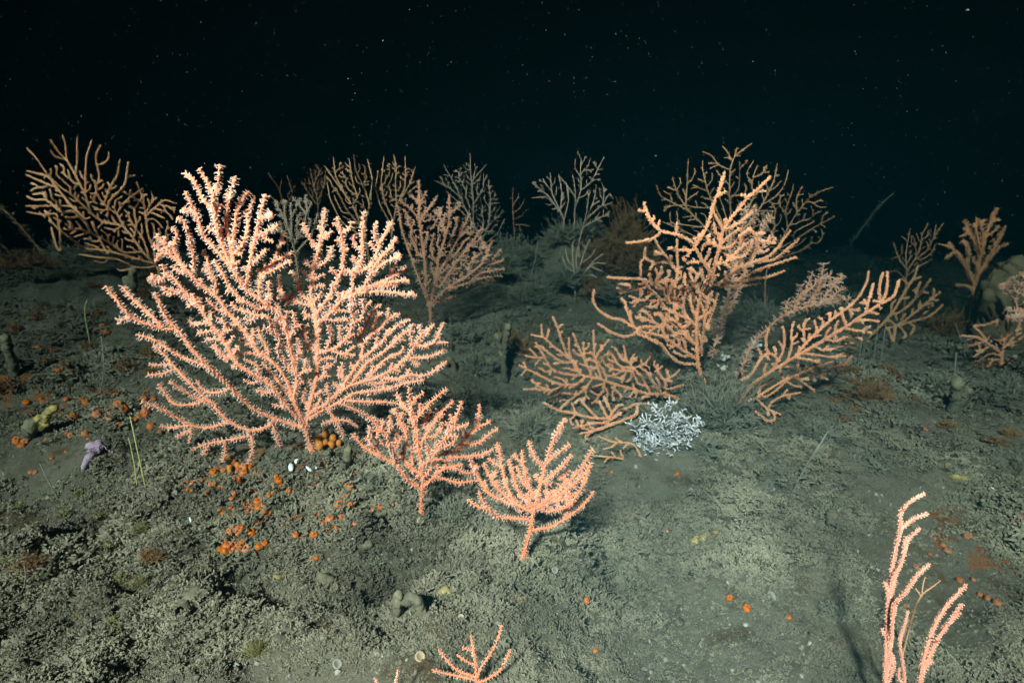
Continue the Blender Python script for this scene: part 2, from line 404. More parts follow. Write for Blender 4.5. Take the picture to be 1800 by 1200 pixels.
# ------------------------------------------------------------------ sea fans
def parse(s):
    return [np.array([[float(c) for c in q.split(',')] for q in seg.split()]) for seg in s.strip().split(';') if seg.strip()]
def resample(p, step):
    d = np.concatenate([[0], np.cumsum(np.hypot(*np.diff(p, axis=0).T))])
    n = max(2, int(round(d[-1] / step)) + 1); t = np.linspace(0, d[-1], n)
    # soft corners: Catmull-like smoothing through interpolation
    q = np.stack([np.interp(t, d, p[:, 0]), np.interp(t, d, p[:, 1])], -1)
    for _ in range(2): q[1:-1] = 0.25 * q[:-2] + 0.5 * q[1:-1] + 0.25 * q[2:]
    return q
def inside(poly, x, y):
    c = np.zeros(len(x), bool); j = len(poly) - 1
    for i in range(len(poly)):
        xi, yi = poly[i]; xj, yj = poly[j]
        if yi != yj:
            c ^= ((yi > y) != (yj > y)) & (x < (xj - xi) * (y - yi) / (yj - yi) + xi)
        j = i
    return c

class Tree:
    def __init__(s, step): s.p = []; s.par = []; s.lab = []; s.dz = []; s.slope = []; s.step = step
    def add(s, p, par, lab, dz, slope):
        s.p.append(p); s.par.append(par); s.lab.append(lab); s.dz.append(dz); s.slope.append(slope); return len(s.p) - 1

class Hash2:
    """points in the fan's plane, looked up by neighbourhood"""
    def __init__(s, cell): s.c = cell; s.d = {}
    def add(s, i, p): s.d.setdefault((int(p[0] // s.c), int(p[1] // s.c)), []).append((i, p[0], p[1]))
    def near(s, x, y, r):
        k = int(r // s.c) + 1; a = int(x // s.c); b = int(y // s.c); out = []
        for u in range(a - k, a + k + 1):
            for v in range(b - k, b + k + 1):
                for q in s.d.get((u, v), ()):
                    if (q[1] - x) ** 2 + (q[2] - y) ** 2 < r * r: out.append(q)
        return out

def grow_fan(seeds, layers, step, rng, bias, wander):
    t = Tree(step)
    nlab = 0; limb_end = set()
    for k, sd in enumerate(seeds):
        q = resample(sd, step)
        if k == 0:
            prev = t.add(q[0], -1, 0, 0.0, 0.0); lab = 0; start = 1
            slope = 0.0
        else:
            P = np.array(t.p); prev = int(np.argmin(((P - q[0]) ** 2).sum(1)))
            if t.lab[prev] == 0: nlab += 1; lab = nlab
            else: lab = t.lab[prev]
            start = 0 if np.hypot(*(t.p[prev] - q[0])) > step * 0.7 else 1
            slope = rng.normal(0, wander)
        for pt in q[start:]:
            slope = slope * 0.97 + rng.normal(0, wander * 0.22)
            prev = t.add(pt, prev, lab, t.dz[prev] + slope * step - t.dz[prev] * 0.012, slope)
    root = np.array(t.p[0]); nseed = len(t.p)
    for (poly, sep, target) in layers:
        poly = [tuple(c) for c in np.asarray(poly)]
        def isin(x, y):
            c = False; j = len(poly) - 1
            for i in range(len(poly)):
                if (poly[i][1] > y) != (poly[j][1] > y) and x < (poly[j][0] - poly[i][0]) * (y - poly[i][1]) / (poly[j][1] - poly[i][1]) + poly[i][0]: c = not c
                j = i
            return c
        hs = Hash2(sep)
        if target is None:
            for i in range(len(t.p)): hs.add(i, t.p[i])
        for (every, m0, m1, a0, a1) in ((1.7, 5.0, 24.0, 0.35, 0.8), (0.9, 2.0, 8.0, 0.5, 1.0), (1.2, 1.0, 4.0, 0.5, 1.0)):
            tips = []
            chance = step / (sep * every) * (1.0 if target is None else 0.6)
            for i in range(len(t.p) if (target is None or every < 2) else nseed):
                p = t.p[i]
                if (t.lab[i] == 0 and i < 3) or (target is not None and every < 2 and i < nseed): continue
                par = t.par[i]
                if par < 0 or not isin(*p): continue
                for sd in (-1, 1):
                    if rng.random() < chance:
                        f = p - t.p[par]; f = f / (np.hypot(*f) + 1e-9)
                        a = sd * rng.uniform(a0, a1)
                        h = np.array([f[0] * math.cos(a) - f[1] * math.sin(a), f[0] * math.sin(a) + f[1] * math.cos(a)])
                        tips.append([i, h, 0.0, (p[0], p[1]), rng.uniform(m0, m1) * sep, sd, rng.uniform(0.9, 2.0) * sep])
            grow_tips(t, tips, hs, isin, sep, step, rng, bias, wander, target, root)
    return t

def grow_tips(t, tips, hs, isin, sep, step, rng, bias, wander, target, root):
        # every tip lengthens step by step, bends outward, gives off twigs on alternate sides and stops short of its neighbours
        rng.shuffle(tips)
        count = 0
        while tips and count < 9000:
            nxt = []
            for tp in tips:
                i, h, ln, b, mx, sd, nb = tp
                p = t.p[i]
                if ln == 0.0:            # a bud only opens where there is room
                    pr = p + h * sep * 1.05
                    if any((x - p[0]) ** 2 + (y - p[1]) ** 2 > (sep * 0.8) ** 2 for (j, x, y) in hs.near(pr[0], pr[1], sep * 0.72)): continue
                out = p - root; out = out / (np.hypot(*out) + 1e-9)
                rep = np.zeros(2); close = False
                q0 = p + h * step
                ax, ay = q0
                chain = set(); c = i
                for _ in range(int(2.2 * sep / step) + 2):
                    chain.add(c); c = t.par[c]
                    if c < 0: break
                for (j, x, y) in hs.near(ax, ay, sep * 1.5):
                    if j in chain: continue
                    if ln < sep * 1.3 and (x - b[0]) ** 2 + (y - b[1]) ** 2 < (sep * 0.9) ** 2: continue
                    dd = math.hypot(ax - x, ay - y)
                    if dd < sep * 0.72: close = True; break
                    w = (1.5 - dd / sep); rep += np.array([ax - x, ay - y]) / dd * w
                if close or ln > mx or not isin(ax, ay): continue
                rn = np.hypot(*rep)
                if rn > 1: rep /= rn
                h2 = h + out * bias * 0.30 + rep * 0.30 + rng.normal(0, 0.07, 2)
                h2 = h2 / (np.hypot(*h2) + 1e-9)
                slope = t.slope[i] * 0.94 + rng.normal(0, wander * 0.28)
                dz = t.dz[i] + slope * step
                if target is not None: dz += (target - dz) * 0.07
                else: dz -= t.dz[i] * 0.012
                n = t.add(p + h2 * step, i, t.lab[i], dz, slope); count += 1
                hs.add(n, t.p[n])
                ln += step
                if ln > nb and mx > sep * 2.5:
                    a = -sd * rng.uniform(0.55, 1.1)
                    g = np.array([h2[0] * math.cos(a) - h2[1] * math.sin(a), h2[0] * math.sin(a) + h2[1] * math.cos(a)])
                    nxt.append([n, g, 0.0, tuple(t.p[n]), rng.uniform(1.0, 6.0) * sep, -sd, rng.uniform(0.9, 2.0) * sep])
                    sd = -sd; nb = ln + rng.uniform(0.8, 1.8) * sep
                nxt.append([n, h2, ln, b, mx, sd, nb])
            tips = nxt

FAN_GROUP = 'sea fans standing on the sea bed'
def sea_fan(label, seeds, layers=(), y=None, rpx=4.0, spacing=11.0, style='open', mat=None, seed=1, plen=6.0,
            bias=0.45, wander=0.35, lean=0.0, yaw=0.0, step=None, name='sea_fan', cat='sea fan', group=FAN_GROUP, density=1.0, root_r=3.0, sink=True):
    rng = np.random.default_rng(seed)
    rpx *= 0.56; spacing *= 0.52 if style == 'dim' else 0.60
    seeds = parse(seeds)
    step = step or max(2.5, min(4.5, spacing * 0.4))
    L = []
    for ly in layers:
        if isinstance(ly, str): L.append((parse(ly)[0], spacing, None))
        else: L.append((parse(ly[0])[0], ly[1] * 0.62, ly[2]))
    t = grow_fan(seeds, L, step, rng, bias, wander)
    n = len(t.p)
    P = np.array(t.p); par = np.array(t.par); lab = np.array(t.lab); dzp = np.array(t.dz)
    root2 = P[0].copy()
    if y is None: base = hit(*root2); y0 = base[1]
    else: y0 = y
    s = y0 / FPX                                              # metres a picture unit at that distance
    Y = y0 + dzp * s + lean * (root2[1] - P[:, 1]) * s + yaw * (P[:, 0] - root2[0]) * s
    Y = np.clip(Y, 0.3, None)
    lim = sight_y(P[:, 0], P[:, 1]) - 2.0 * rpx * s
    free = np.hypot(*(P - root2).T) > 30
    Yc = np.where(free, np.minimum(Y, lim), Y)
    for _ in range(14):                     # spread the bend along the limb
        nb = 0.5 * (Yc[par] + Yc); nb[par < 0] = Yc[par < 0]
        Yc = np.where(free, np.minimum(nb, np.minimum(Y, lim)), nb)
    Y = Yc
    dx, dz = ray(P[:, 0], P[:, 1])
    W = np.stack([dx * Y, Y, CAM_H + dz * Y], -1)
    org = W[0].copy()
    # sub-tree sizes, main children
    size = np.ones(n)
    for i in range(n - 1, 0, -1): size[par[i]] += size[i]
    kids = [[] for _ in range(n)]
    for i in range(1, n): kids[par[i]].append(i)
    em = empty(name, org); tag(em, label, cat, group)
    mbs = {}
    starts = [(0, -1)]
    while starts:
        i, frm = starts.pop()
        chain = ([frm] if frm >= 0 else []) + [i]
        first = len(chain) - 1
        while kids[chain[-1]]:
            ks = sorted(kids[chain[-1]], key=lambda q: -size[q])
            for q in ks[1:]: starts.append((q, chain[-1]))
            chain.append(ks[0])
        if len(chain) < 2: continue
        # split the chain where the label changes (stem -> branch)
        segs = []; cur = [chain[0]]
        cl = lab[chain[first]]
        for q in chain[1:]:
            if lab[q] != cl:
                segs.append((cl, cur)); cur = [cur[-1], q]; cl = lab[q]
            else: cur.append(q)
        segs.append((cl, cur))
        whole = W[chain].copy()
        for _ in range(2):
            if len(whole) > 3: whole[1:-1] = 0.25 * whole[:-2] + 0.5 * whole[1:-1] + 0.25 * whole[2:]
        pos = {q: whole[a] for a, q in enumerate(chain)}
        pos[chain[0]] = W[chain[0]]
        for (cl, ids) in segs:
            if len(ids) < 2: continue
            pts = np.array([pos[q] for q in ids])
            sz = size[ids].copy()
            if ids[0] == frm: sz[0] = sz[1] if len(sz) > 1 else sz[0]
            r = rpx * (0.70 + 0.15 * np.log(np.clip(sz, 1, None) / 6 + 1)) * s
            if ids[-1] == chain[-1] and len(r) > 5: r[-5:] = r[-5:] * np.array([0.98, 0.94, 0.9, 0.85, 0.78])
            r = r * (1 + 0.06 * rng.normal(0, 1, len(r)))
            if ids[0] == 0:      # a foot that reaches the ground
                gz = float(H(pts[0][0], pts[0][1]))
                if pts[0][2] > gz + 0.002:
                    ext = np.linspace(0, 1, 6)[:-1, None]
                    low = np.array([pts[0][0], pts[0][1], gz - 0.004])
                    pts = np.vstack([low + (pts[0] - low) * ext, pts]); r = np.concatenate([np.full(5, r[0]), r])
            if ids[0] == 0:      # root: widened foot sunk a little into the silt
                k = np.arange(len(r)); r = r * (1 + (root_r - 1) * np.exp(-k * step / (rpx * 1.6)))
                if sink: pts[0] = pts[0] - np.array([0, 0, 2.5 * rpx * s])
            mb = mbs.setdefault(cl, MB())
            isend = ids[-1] == chain[-1]
            tube(mb, pts, r * ((0.74 if rpx < 2.8 else 0.85) if style == 'closed' else 0.9 if style == 'open' else 1.0), 7 if rpx * 1024 / PW > 1.3 else 5, 0.0, cap=isend)
            # polyps in a spiral round the branch
            seg = np.linalg.norm(np.diff(pts, axis=0), axis=1); cum = np.concatenate([[0], np.cumsum(seg)])
            if style in ('open', 'fluffy'): gap = 1.2 / density
            elif style == 'closed': gap = (0.52 if rpx < 2.8 else 0.30) * rpx / density
            else: gap = 1.9 / density
            m = int(cum[-1] / (gap * s))
            if m < 1: continue
            tt = (np.arange(m) + rng.uniform(0, 1, m)) * (cum[-1] / m)
            c = np.stack([np.interp(tt, cum, pts[:, a]) for a in range(3)], -1)
            rr = np.interp(tt, cum, r)
            tg = np.stack([np.interp(tt, cum, np.gradient(pts, axis=0)[:, a]) for a in range(3)], -1)
            tg, fa, fb = frames(tg)
            ang = np.arange(m) * 2.4 + rng.uniform(0, 6.3) + rng.normal(0, 0.35, m)
            nrm = np.cos(ang)[:, None] * fa + np.sin(ang)[:, None] * fb
            ex = np.clip(0.78 + 0.75 * perlin(tt / (22 * s), np.full(m, 3.7 * i), 5) + rng.normal(0, 0.12, m), 0.25, 1.25)[:, None] * 1.0
            if style == 'open':
                d = nrm + tg * rng.uniform(-0.05, 0.35, m)[:, None]
                spikes(mb, c + nrm * (rr * 0.75)[:, None], d, plen * 0.32 * s, rpx * 0.50 * s, rpx * 0.34 * s, 0.0, 0.35, 4)
                b0 = c + nrm * (rr * 0.75 + plen * 0.30 * s)[:, None]
                d = d / np.linalg.norm(d, axis=1, keepdims=True)
                for q in range(3):
                    dd = d + rng.normal(0, 0.34, (m, 3))
                    spikes(mb, b0, dd, plen * s * ex[:, 0] * rng.uniform(0.45, 0.95, m), 0.52 * s, 0.28 * s, 0.42, 1.0, 3)
            elif style == 'fluffy':
                for q in range(3):
                    dd = nrm + tg * 0.3 + rng.normal(0, 0.3, (m, 3))
                    spikes(mb, c + nrm * (rr * 0.7)[:, None], dd, plen * s * rng.uniform(0.6, 1.2, m), 0.75 * s, 0.4 * s, 0.2, 1.0, 3)
            elif style == 'closed':
                d = nrm + tg * 0.2
                spikes(mb, c + nrm * (rr * 0.55)[:, None], d, rpx * (0.7 + 0.5 * rng.uniform(0, 1, m)) * (1 if rpx < 2.8 else 0.82) * s, rpx * (0.52 if rpx < 2.8 else 0.36) * s, rpx * (0.32 if rpx < 2.8 else 0.22) * s, 0.0, 1.0, 5)
            elif style == 'dim':
                sel = rng.uniform(0, 1, m) < 0.5
                spikes(mb, (c + nrm * (rr * 0.7)[:, None])[sel], nrm[sel], plen * 0.5 * s, rpx * 0.4 * s, rpx * 0.2 * s, 0.2, 1.0, 3)
    for cl in sorted(mbs):
        o = mbs[cl].build('stem' if cl == 0 else 'branch', mat, em, org)
    return em

# the big fan with open white polyps, front left
A_SEEDS = """548,794 544,778 538,758 536,750;
536,752 510,745 485,736 455,725 427,703 405,679 383,659 359,637 334,610 312,580 295,563 282,536 272,514;
538,756 532,742 504,714 477,676 444,657 416,640 400,610 383,585 361,558 350,536 322,510 300,482 272,497;
532,742 515,703 504,665 482,637 455,621 436,591 419,569 400,549 383,522 350,500 325,472 300,447 275,412;
515,703 524,670 515,632 507,593 496,555 455,525 432,510 410,475 390,430 380,387 375,350 385,318 386,290;
538,756 540,734 548,698 557,665 558,632 557,596 555,555 546,522 547,500 550,475 560,440 567,400 572,367;
540,740 543,725 571,712 595,690 617,676 650,668 678,657 700,643 722,621 730,604 744,585 763,571;
543,735 576,717 604,703 623,690 656,687 683,684 715,672 745,668;
485,736 471,750 444,758 419,750 400,739 372,709 342,681 312,651 290,624 270,606;
383,659 356,640 323,629 298,615 271,596 240,588;
312,580 290,578 257,570 232,559 216,541 199,519 186,503;
290,578 260,549 238,530 213,503; 232,559 207,563;
400,741 378,750 356,753 334,746 306,731 282,717 249,705;
334,746 317,750 298,752 282,749; 337,754 309,768; 337,757 333,778;
444,758 444,764 416,771 389,775 361,780 337,791; 370,779 356,800; 394,774 397,791 392,811; 442,765 445,786 437,815;
480,742 485,767 492,785; 384,715 367,703 334,712 306,712 279,675; 372,712 350,701 323,687 298,670;
309,648 284,658 260,659; 304,640 282,641 262,642; 405,682 390,690 360,690 345,668;
410,475 380,440 355,412 345,375 325,337; 390,430 372,367 355,350 340,315 324,305; 380,387 372,332 362,317 350,297;
410,475 408,440 397,400 399,370 405,340 415,310; 408,440 413,400 415,380 420,355 437,337; 410,450 427,430 437,400 432,370;
432,510 440,460 450,412 457,380 467,342; 455,385 475,381; 455,525 457,487 482,460 490,435 500,407; 482,460 517,442; 457,487 490,470 512,457;
560,440 550,430 542,415 532,392; 555,555 580,520 602,475 605,440 600,410 592,382; 602,475 625,480 637,457 637,412 640,372; 625,480 655,467 667,430 690,387;
557,621 590,613 612,593 623,563 617,544 620,510 620,475; 560,569 584,547 601,527 612,514 645,505 700,500; 601,527 625,515 665,512 700,515 732,520;
645,505 680,497 710,492; 650,503 690,487 715,470; 640,500 670,465 700,450; 650,480 675,445 690,435;
730,604 744,610 763,602 787,602; 766,598 780,567; 719,629 744,629 766,624 785,613; 672,665 700,668 722,657 744,662 766,651 785,635;
604,703 639,706 672,706 700,709; 595,706 634,725 656,736 689,745;
595,690 612,665 634,632 639,604 661,580; 634,632 670,604 683,585 708,566; 617,676 645,637 672,621 694,602 711,582; 645,668 672,635 690,625 706,622;
576,716 590,739 604,767; 590,738 565,745; 592,738 612,739 630,750;
350,536 325,522 312,512 285,505; 322,510 300,520 282,500; 300,447 285,445 270,430; 325,472 305,440 300,425"""
sea_fan('largest sea fan, bushy pale orange with open white polyps, left of the middle', A_SEEDS,
        [('330,570 330,520 400,530 480,520 560,500 640,520 720,560 760,590 740,640 700,680 560,720 530,740 470,705 400,640', 19.0, None),
         ('255,510 285,425 340,330 440,340 470,360 500,420 520,480 545,440 560,390 600,390 690,390 710,470 730,520 640,520 560,505 480,525 400,535 330,525', 26.0, None),
         ('590,690 700,690 760,690 770,660 700,660', 15.0, 25.0)],
        rpx=5.2, spacing=20, plen=6.0, style='open', mat=M_PINK, seed=5, wander=0.22, lean=-0.06, yaw=0.12, bias=0.5, root_r=2.2)
# two smaller ones in front
sea_fan('small deep orange sea fan with its stem just right of the orange sea squirt patch', """739,904 744,858 740,819 736,786 729,744 722,708 719,680;
733,735 755,708 786,683; 736,788 758,749 778,722 797,705; 740,822 747,815 772,786 792,755 805,727 812,705; 795,752 811,751 824,744;
744,856 753,847 778,824 794,797 817,772 839,752 843,710; 840,752 862,740; 814,781 839,780 875,752; 792,804 822,802 850,799 867,788; 780,822 814,816; 765,838 778,840 805,849 836,844;
743,862 736,858 717,844 697,816 669,802 642,788 619,763; 654,795 651,750; 696,813 689,786 675,758 647,733; 742,835 730,827 708,805 708,786 717,772 708,747 694,722; 730,745 725,730 711,716 697,691;
719,720 730,700 745,690; 669,802 660,780 640,770; 778,824 800,820 815,832 835,830; 758,755 765,735 770,720""",
        ['640,770 690,790 735,850 780,830 830,770 800,730 760,720 730,700 700,710 660,750'], rpx=4.6, spacing=17, plen=6.2, style='open', mat=M_DEEP, seed=8, wander=0.5, lean=-0.1, bias=0.5)
sea_fan('small deep orange cup shaped sea fan, lowest and rightmost of the front left trio', """919,980 931,936 937,899 947,861 958,819 967,786 983,755 994,735;
959,815 972,802 989,791 1001,780; 953,849 980,827 994,813 1005,799; 958,822 953,819 939,805 929,774; 945,870 942,869 928,858 922,824 917,791; 920,815 901,799;
938,895 936,891 914,869 904,847 900,824; 937,900 930,897 905,885 889,852 882,819 874,777; 880,822 858,805; 900,883 897,880 872,855 855,827 850,813; 905,887 889,883 858,866 842,841 828,813 825,802;
935,918 933,913 900,910 878,910 858,894 839,891 822,877; 938,895 942,891 969,874 1000,847 1025,819 1042,788; 945,893 980,872 1010,850 1030,830 1039,813;
932,934 939,930 967,927 997,910 1028,885 1044,863; 955,900 961,899 1000,891 1022,858 1036,825; 870,905 850,885 842,862; 990,905 1015,880""",
        ['830,820 860,870 930,905 1000,890 1035,840 1000,820 960,840 920,820 880,800',
         ('850,870 900,900 980,900 1020,870 980,860 900,870', 14.0, 45.0)], rpx=5.0, spacing=19, plen=7.0, style='open', mat=M_DEEP, seed=9, wander=0.6, lean=-0.05, bias=0.55)

# the main fan on the right and its neighbours
sea_fan('tall bright orange sea fan with closed polyps, right of the middle, above the white tuft', """1235,666 1227,644 1225,607 1224,567 1229,527 1236,512;
1236,512 1252,500 1262,500 1275,490 1295,472 1320,462 1350,452 1367,437 1377,420 1390,405; 1320,462 1362,457 1382,440 1405,420;
1262,500 1300,490 1337,472 1370,462 1400,452; 1270,498 1312,492 1350,487 1380,476; 1262,502 1287,504 1312,502 1337,497;
1236,513 1250,498 1252,490 1257,460 1265,435 1270,405 1282,387 1300,365 1315,347 1335,330 1355,310; 1270,405 1295,395 1315,380 1327,362; 1315,347 1302,342; 1325,338 1347,336;
1265,437 1285,435 1300,415 1317,402 1332,417 1332,437 1320,460; 1260,463 1277,462 1295,442 1315,427; 1270,402 1262,385 1250,367; 1265,435 1245,425 1241,415;
1232,518 1250,475 1235,460 1222,435 1212,422 1190,412 1162,407 1145,392 1135,370 1132,355; 1147,393 1150,380; 1134,370 1122,370; 1156,401 1160,387; 1190,412 1190,390;
1162,408 1150,420 1125,425 1100,427; 1222,432 1237,410 1247,387 1255,355 1265,332 1274,302; 1262,345 1276,336; 1232,460 1210,462 1200,455; 1222,440 1200,440 1175,437;
1225,607 1205,593 1187,553 1184,516 1192,477 1190,440 1190,420; 1190,477 1170,450 1155,432 1152,422; 1185,470 1175,460 1145,462 1132,450 1125,465 1127,485; 1132,450 1135,435;
1184,516 1182,512 1150,500 1132,490 1100,490 1067,487; 1148,501 1125,507 1105,510; 1150,498 1165,477; 1153,497 1172,490;
1226,632 1221,628 1187,607 1168,591 1133,585 1115,577 1104,553 1099,529; 1115,577 1093,561 1072,559 1051,545 1041,527 1045,509; 1120,582 1115,588 1096,593 1072,583 1051,568;
1227,642 1219,639 1195,639 1171,620 1163,604 1136,592 1118,586; 1187,553 1192,548 1160,551 1131,548 1126,540; 1184,525 1147,529 1120,527; 1205,590 1187,572 1168,559 1150,552; 1110,570 1108,545;
1229,527 1240,550 1237,580 1232,610 1234,625; 1240,550 1248,530 1252,512; 1237,580 1246,565 1255,540 1262,515; 1226,560 1215,540 1212,515 1220,495; 1224,570 1208,560 1200,540 1205,515""",
        ['1080,500 1100,545 1130,590 1190,630 1228,630 1250,560 1268,505 1330,490 1390,440 1370,420 1320,400 1270,380 1240,400 1200,430 1150,440 1140,480',
         ('1130,480 1230,470 1260,520 1240,610 1190,610 1120,585', 20.0, 40.0),
         ('1150,500 1240,500 1250,560 1230,620 1180,590', 22.0, -25.0)],
        rpx=4.2, spacing=17, style='closed', mat=M_ORANGE, seed=12, wander=0.6, lean=-0.05, yaw=-0.05, bias=0.4)
sea_fan('low wide orange sea fan with long bare twigs reaching left from behind the white tuft', """1192,700 1168,691 1136,692 1115,684 1083,676 1053,665 1024,660;
1024,660 992,657 968,649 960,631 941,601; 1022,658 1019,655 1008,633 995,625 973,609 957,593 933,588; 953,590 951,569; 962,596 965,577; 998,627 987,599 979,572 971,556; 980,576 990,570; 983,587 989,582;
1005,637 987,637 968,623 949,607; 958,628 939,628 923,625; 1029,663 1013,676 987,676 965,668 944,657 912,641; 925,646 920,636; 925,650 917,660;
987,678 971,687 947,679; 968,686 949,684 920,684; 940,681 945,676; 1040,668 1037,673 1024,687 1005,700 984,719; 1011,693 987,689 965,704;
1040,663 1037,652 1027,631 1025,601; 1032,640 1021,620 1013,601 1007,585; 1020,655 1013,652 1000,620 1000,593; 1056,666 1056,660 1045,628 1043,580; 1047,632 1051,620 1071,596;
1067,671 1061,649 1050,635; 1142,691 1139,681 1131,665 1115,649 1101,631 1096,607; 1112,648 1136,639 1145,620; 1160,690 1160,684 1147,671 1133,649; 1170,691 1171,673 1157,655 1155,640; 1168,668 1185,660 1195,649; 1173,684 1190,680 1202,676;
1101,652 1077,649 1062,640; 1110,655 1101,652 1085,640 1075,620; 1083,676 1075,690 1078,700; 1063,670 1060,690""",
        ['930,610 990,600 1040,600 1080,610 1150,630 1185,660 1180,700 1100,700 1000,715 930,680 940,640',
         ('1020,620 1060,610 1120,630 1150,660 1100,670 1040,655', 20.0, 40.0)],
        rpx=3.4, spacing=15, style='closed', mat=M_ORANGE, seed=14, wander=0.7, bias=0.4)
sea_fan('flat orange sea fan spreading left at ground level just left of the white tuft', """1150,712 1135,709 1115,711;
1115,711 1088,724 1072,735 1045,735 1013,728 1005,708; 1010,727 997,724 981,721 955,707; 1051,735 1029,713 1021,703; 1068,734 1053,705; 1078,731 1070,715 1062,697; 1072,733 1085,712 1095,712;
1120,711 1120,729 1083,743 1040,759 1019,761; 1077,744 1045,743 1013,751; 1040,759 1025,768 1033,772; 1040,759 1020,748 1009,752; 1078,744 1050,755 1036,750; 1100,717 1080,735 1060,742; 1013,728 1000,738 1008,748""",
        ['1010,735 1060,740 1110,715 1100,725 1060,755 1020,760'], rpx=3.1, spacing=13, style='closed', mat=M_ORANGE, seed=15, wander=0.6, bias=0.4)
sea_fan('small bare tan sea fan lying in the hollow below the white tuft', """1126,802 1117,806 1107,809;
1107,809 1083,804 1051,801 1042,800; 1126,800 1115,780 1093,777 1077,777 1053,767; 1100,808 1092,800 1090,790; 1080,803 1075,793; 1070,803 1062,812; 1093,778 1082,770; 1085,778 1075,786 1060,789; 1105,779 1095,788""",
        [], rpx=2.6, spacing=14, style='closed', mat=M_TAN, seed=16, wander=0.7)
sea_fan('leaning orange sea fan with two long parallel limbs, right of the grey green bush', """1296,708 1309,692 1322,675;
1322,675 1359,650 1393,630 1427,610 1461,590 1489,573 1520,551 1548,534 1571,522 1576,510 1581,491; 1398,626 1415,605 1441,579 1461,562 1489,542 1510,522 1525,495 1527,476;
1415,603 1412,585 1414,562 1424,560; 1384,633 1393,607 1390,588 1395,565; 1359,649 1376,619 1380,599 1376,573; 1366,632 1364,624 1347,619 1346,593 1352,577; 1347,620 1330,641 1319,661 1302,668; 1335,636 1340,620 1332,612;
1435,607 1435,613 1455,616 1483,606 1504,602; 1455,594 1463,602 1486,592 1509,589; 1485,576 1489,578 1509,582 1531,585; 1500,565 1509,562 1529,562 1546,565; 1410,620 1415,622 1441,624 1472,629; 1398,628 1420,632 1441,637;
1300,706 1327,701 1356,681 1381,667 1407,656 1435,643 1461,649 1489,637; 1405,655 1401,639 1405,628; 1395,662 1398,661 1415,675 1432,687; 1425,650 1440,660 1455,667; 1328,701 1333,701 1342,715 1361,724 1364,738 1350,742 1327,722;
1353,720 1353,707 1378,695 1407,690; 1361,724 1373,728; 1340,700 1360,690 1380,672; 1378,667 1368,650 1376,643 1395,645; 1381,667 1395,680 1410,678; 1548,534 1545,510 1548,490 1553,479; 1520,551 1530,520 1535,498; 1489,573 1480,555 1483,560 1478,540; 1551,533 1560,505 1560,477;
1441,580 1450,565 1442,558; 1461,590 1475,590 1467,597; 1489,542 1500,545 1512,546""",
        ['1330,690 1345,620 1400,570 1480,540 1560,500 1560,530 1520,590 1490,640 1400,690 1350,735'], rpx=3.6, spacing=17, style='closed', mat=M_ORANGE, seed=17, wander=0.5, lean=0.1, yaw=0.15)
sea_fan('tan sea fan with upswept twigs behind the right end of the leaning orange one', """1523,622 1525,608 1525,595;
1525,595 1546,575 1569,550 1592,510 1609,484 1613,467; 1572,548 1572,555 1597,538 1620,513 1636,490; 1560,560 1575,575 1600,556 1626,535 1653,513; 1575,575 1597,566 1631,558 1648,545 1657,535; 1605,492 1619,486; 1598,500 1585,490; 1610,524 1612,510 1618,495;
1569,608 1565,581 1555,576 1575,575; 1569,552 1565,535 1575,527; 1580,572 1595,590 1588,594; 1597,566 1610,575 1600,588; 1585,525 1598,523; 1626,536 1640,533""",
        ['1560,560 1600,510 1640,500 1650,530 1600,580'], rpx=3.4, spacing=17, style='closed', mat=M_TAN, seed=18, wander=0.6, y=1.75)
sea_fan('rosy fluffy sea fan with dense open polyps, behind the leaning orange one', """1290,690 1303,650 1322,605 1347,579 1370,559;
1370,559 1398,545 1427,537 1461,531 1495,525; 1395,546 1400,528 1421,511 1435,497 1452,486; 1427,537 1432,522 1438,514 1449,497 1462,480; 1381,553 1381,537 1385,528; 1400,545 1395,530; 1440,534 1455,515 1470,495 1482,485; 1450,532 1470,515 1478,508; 1415,540 1412,520 1420,500 1428,480; 1461,531 1480,520;
1425,527 1440,505 1444,485 1448,462; 1405,530 1410,505 1408,500""",
        ['1390,550 1410,510 1450,480 1480,490 1480,525 1430,540'], rpx=3.6, spacing=17, plen=9, style='fluffy', mat=M_ROSE, seed=19, wander=0.4, y=1.56, density=0.55)
sea_fan('thin pale fluffy sea fan whose long bare stalk rises beside the tall orange fan', """1251,655 1252,635 1253,617 1264,588 1272,553 1280,521;
1280,521 1290,480 1300,430 1310,365; 1272,553 1288,535 1296,513 1300,500 1320,450 1340,400 1357,377; 1264,588 1253,588 1251,569 1255,560; 1300,430 1322,390 1330,370; 1290,480 1283,440 1288,400; 1320,450 1345,430 1360,415; 1290,475 1310,440 1335,410""",
        [], rpx=2.6, spacing=14, plen=8, style='fluffy', mat=M_ROSE, seed=20, wander=0.5, y=1.62, density=0.7)

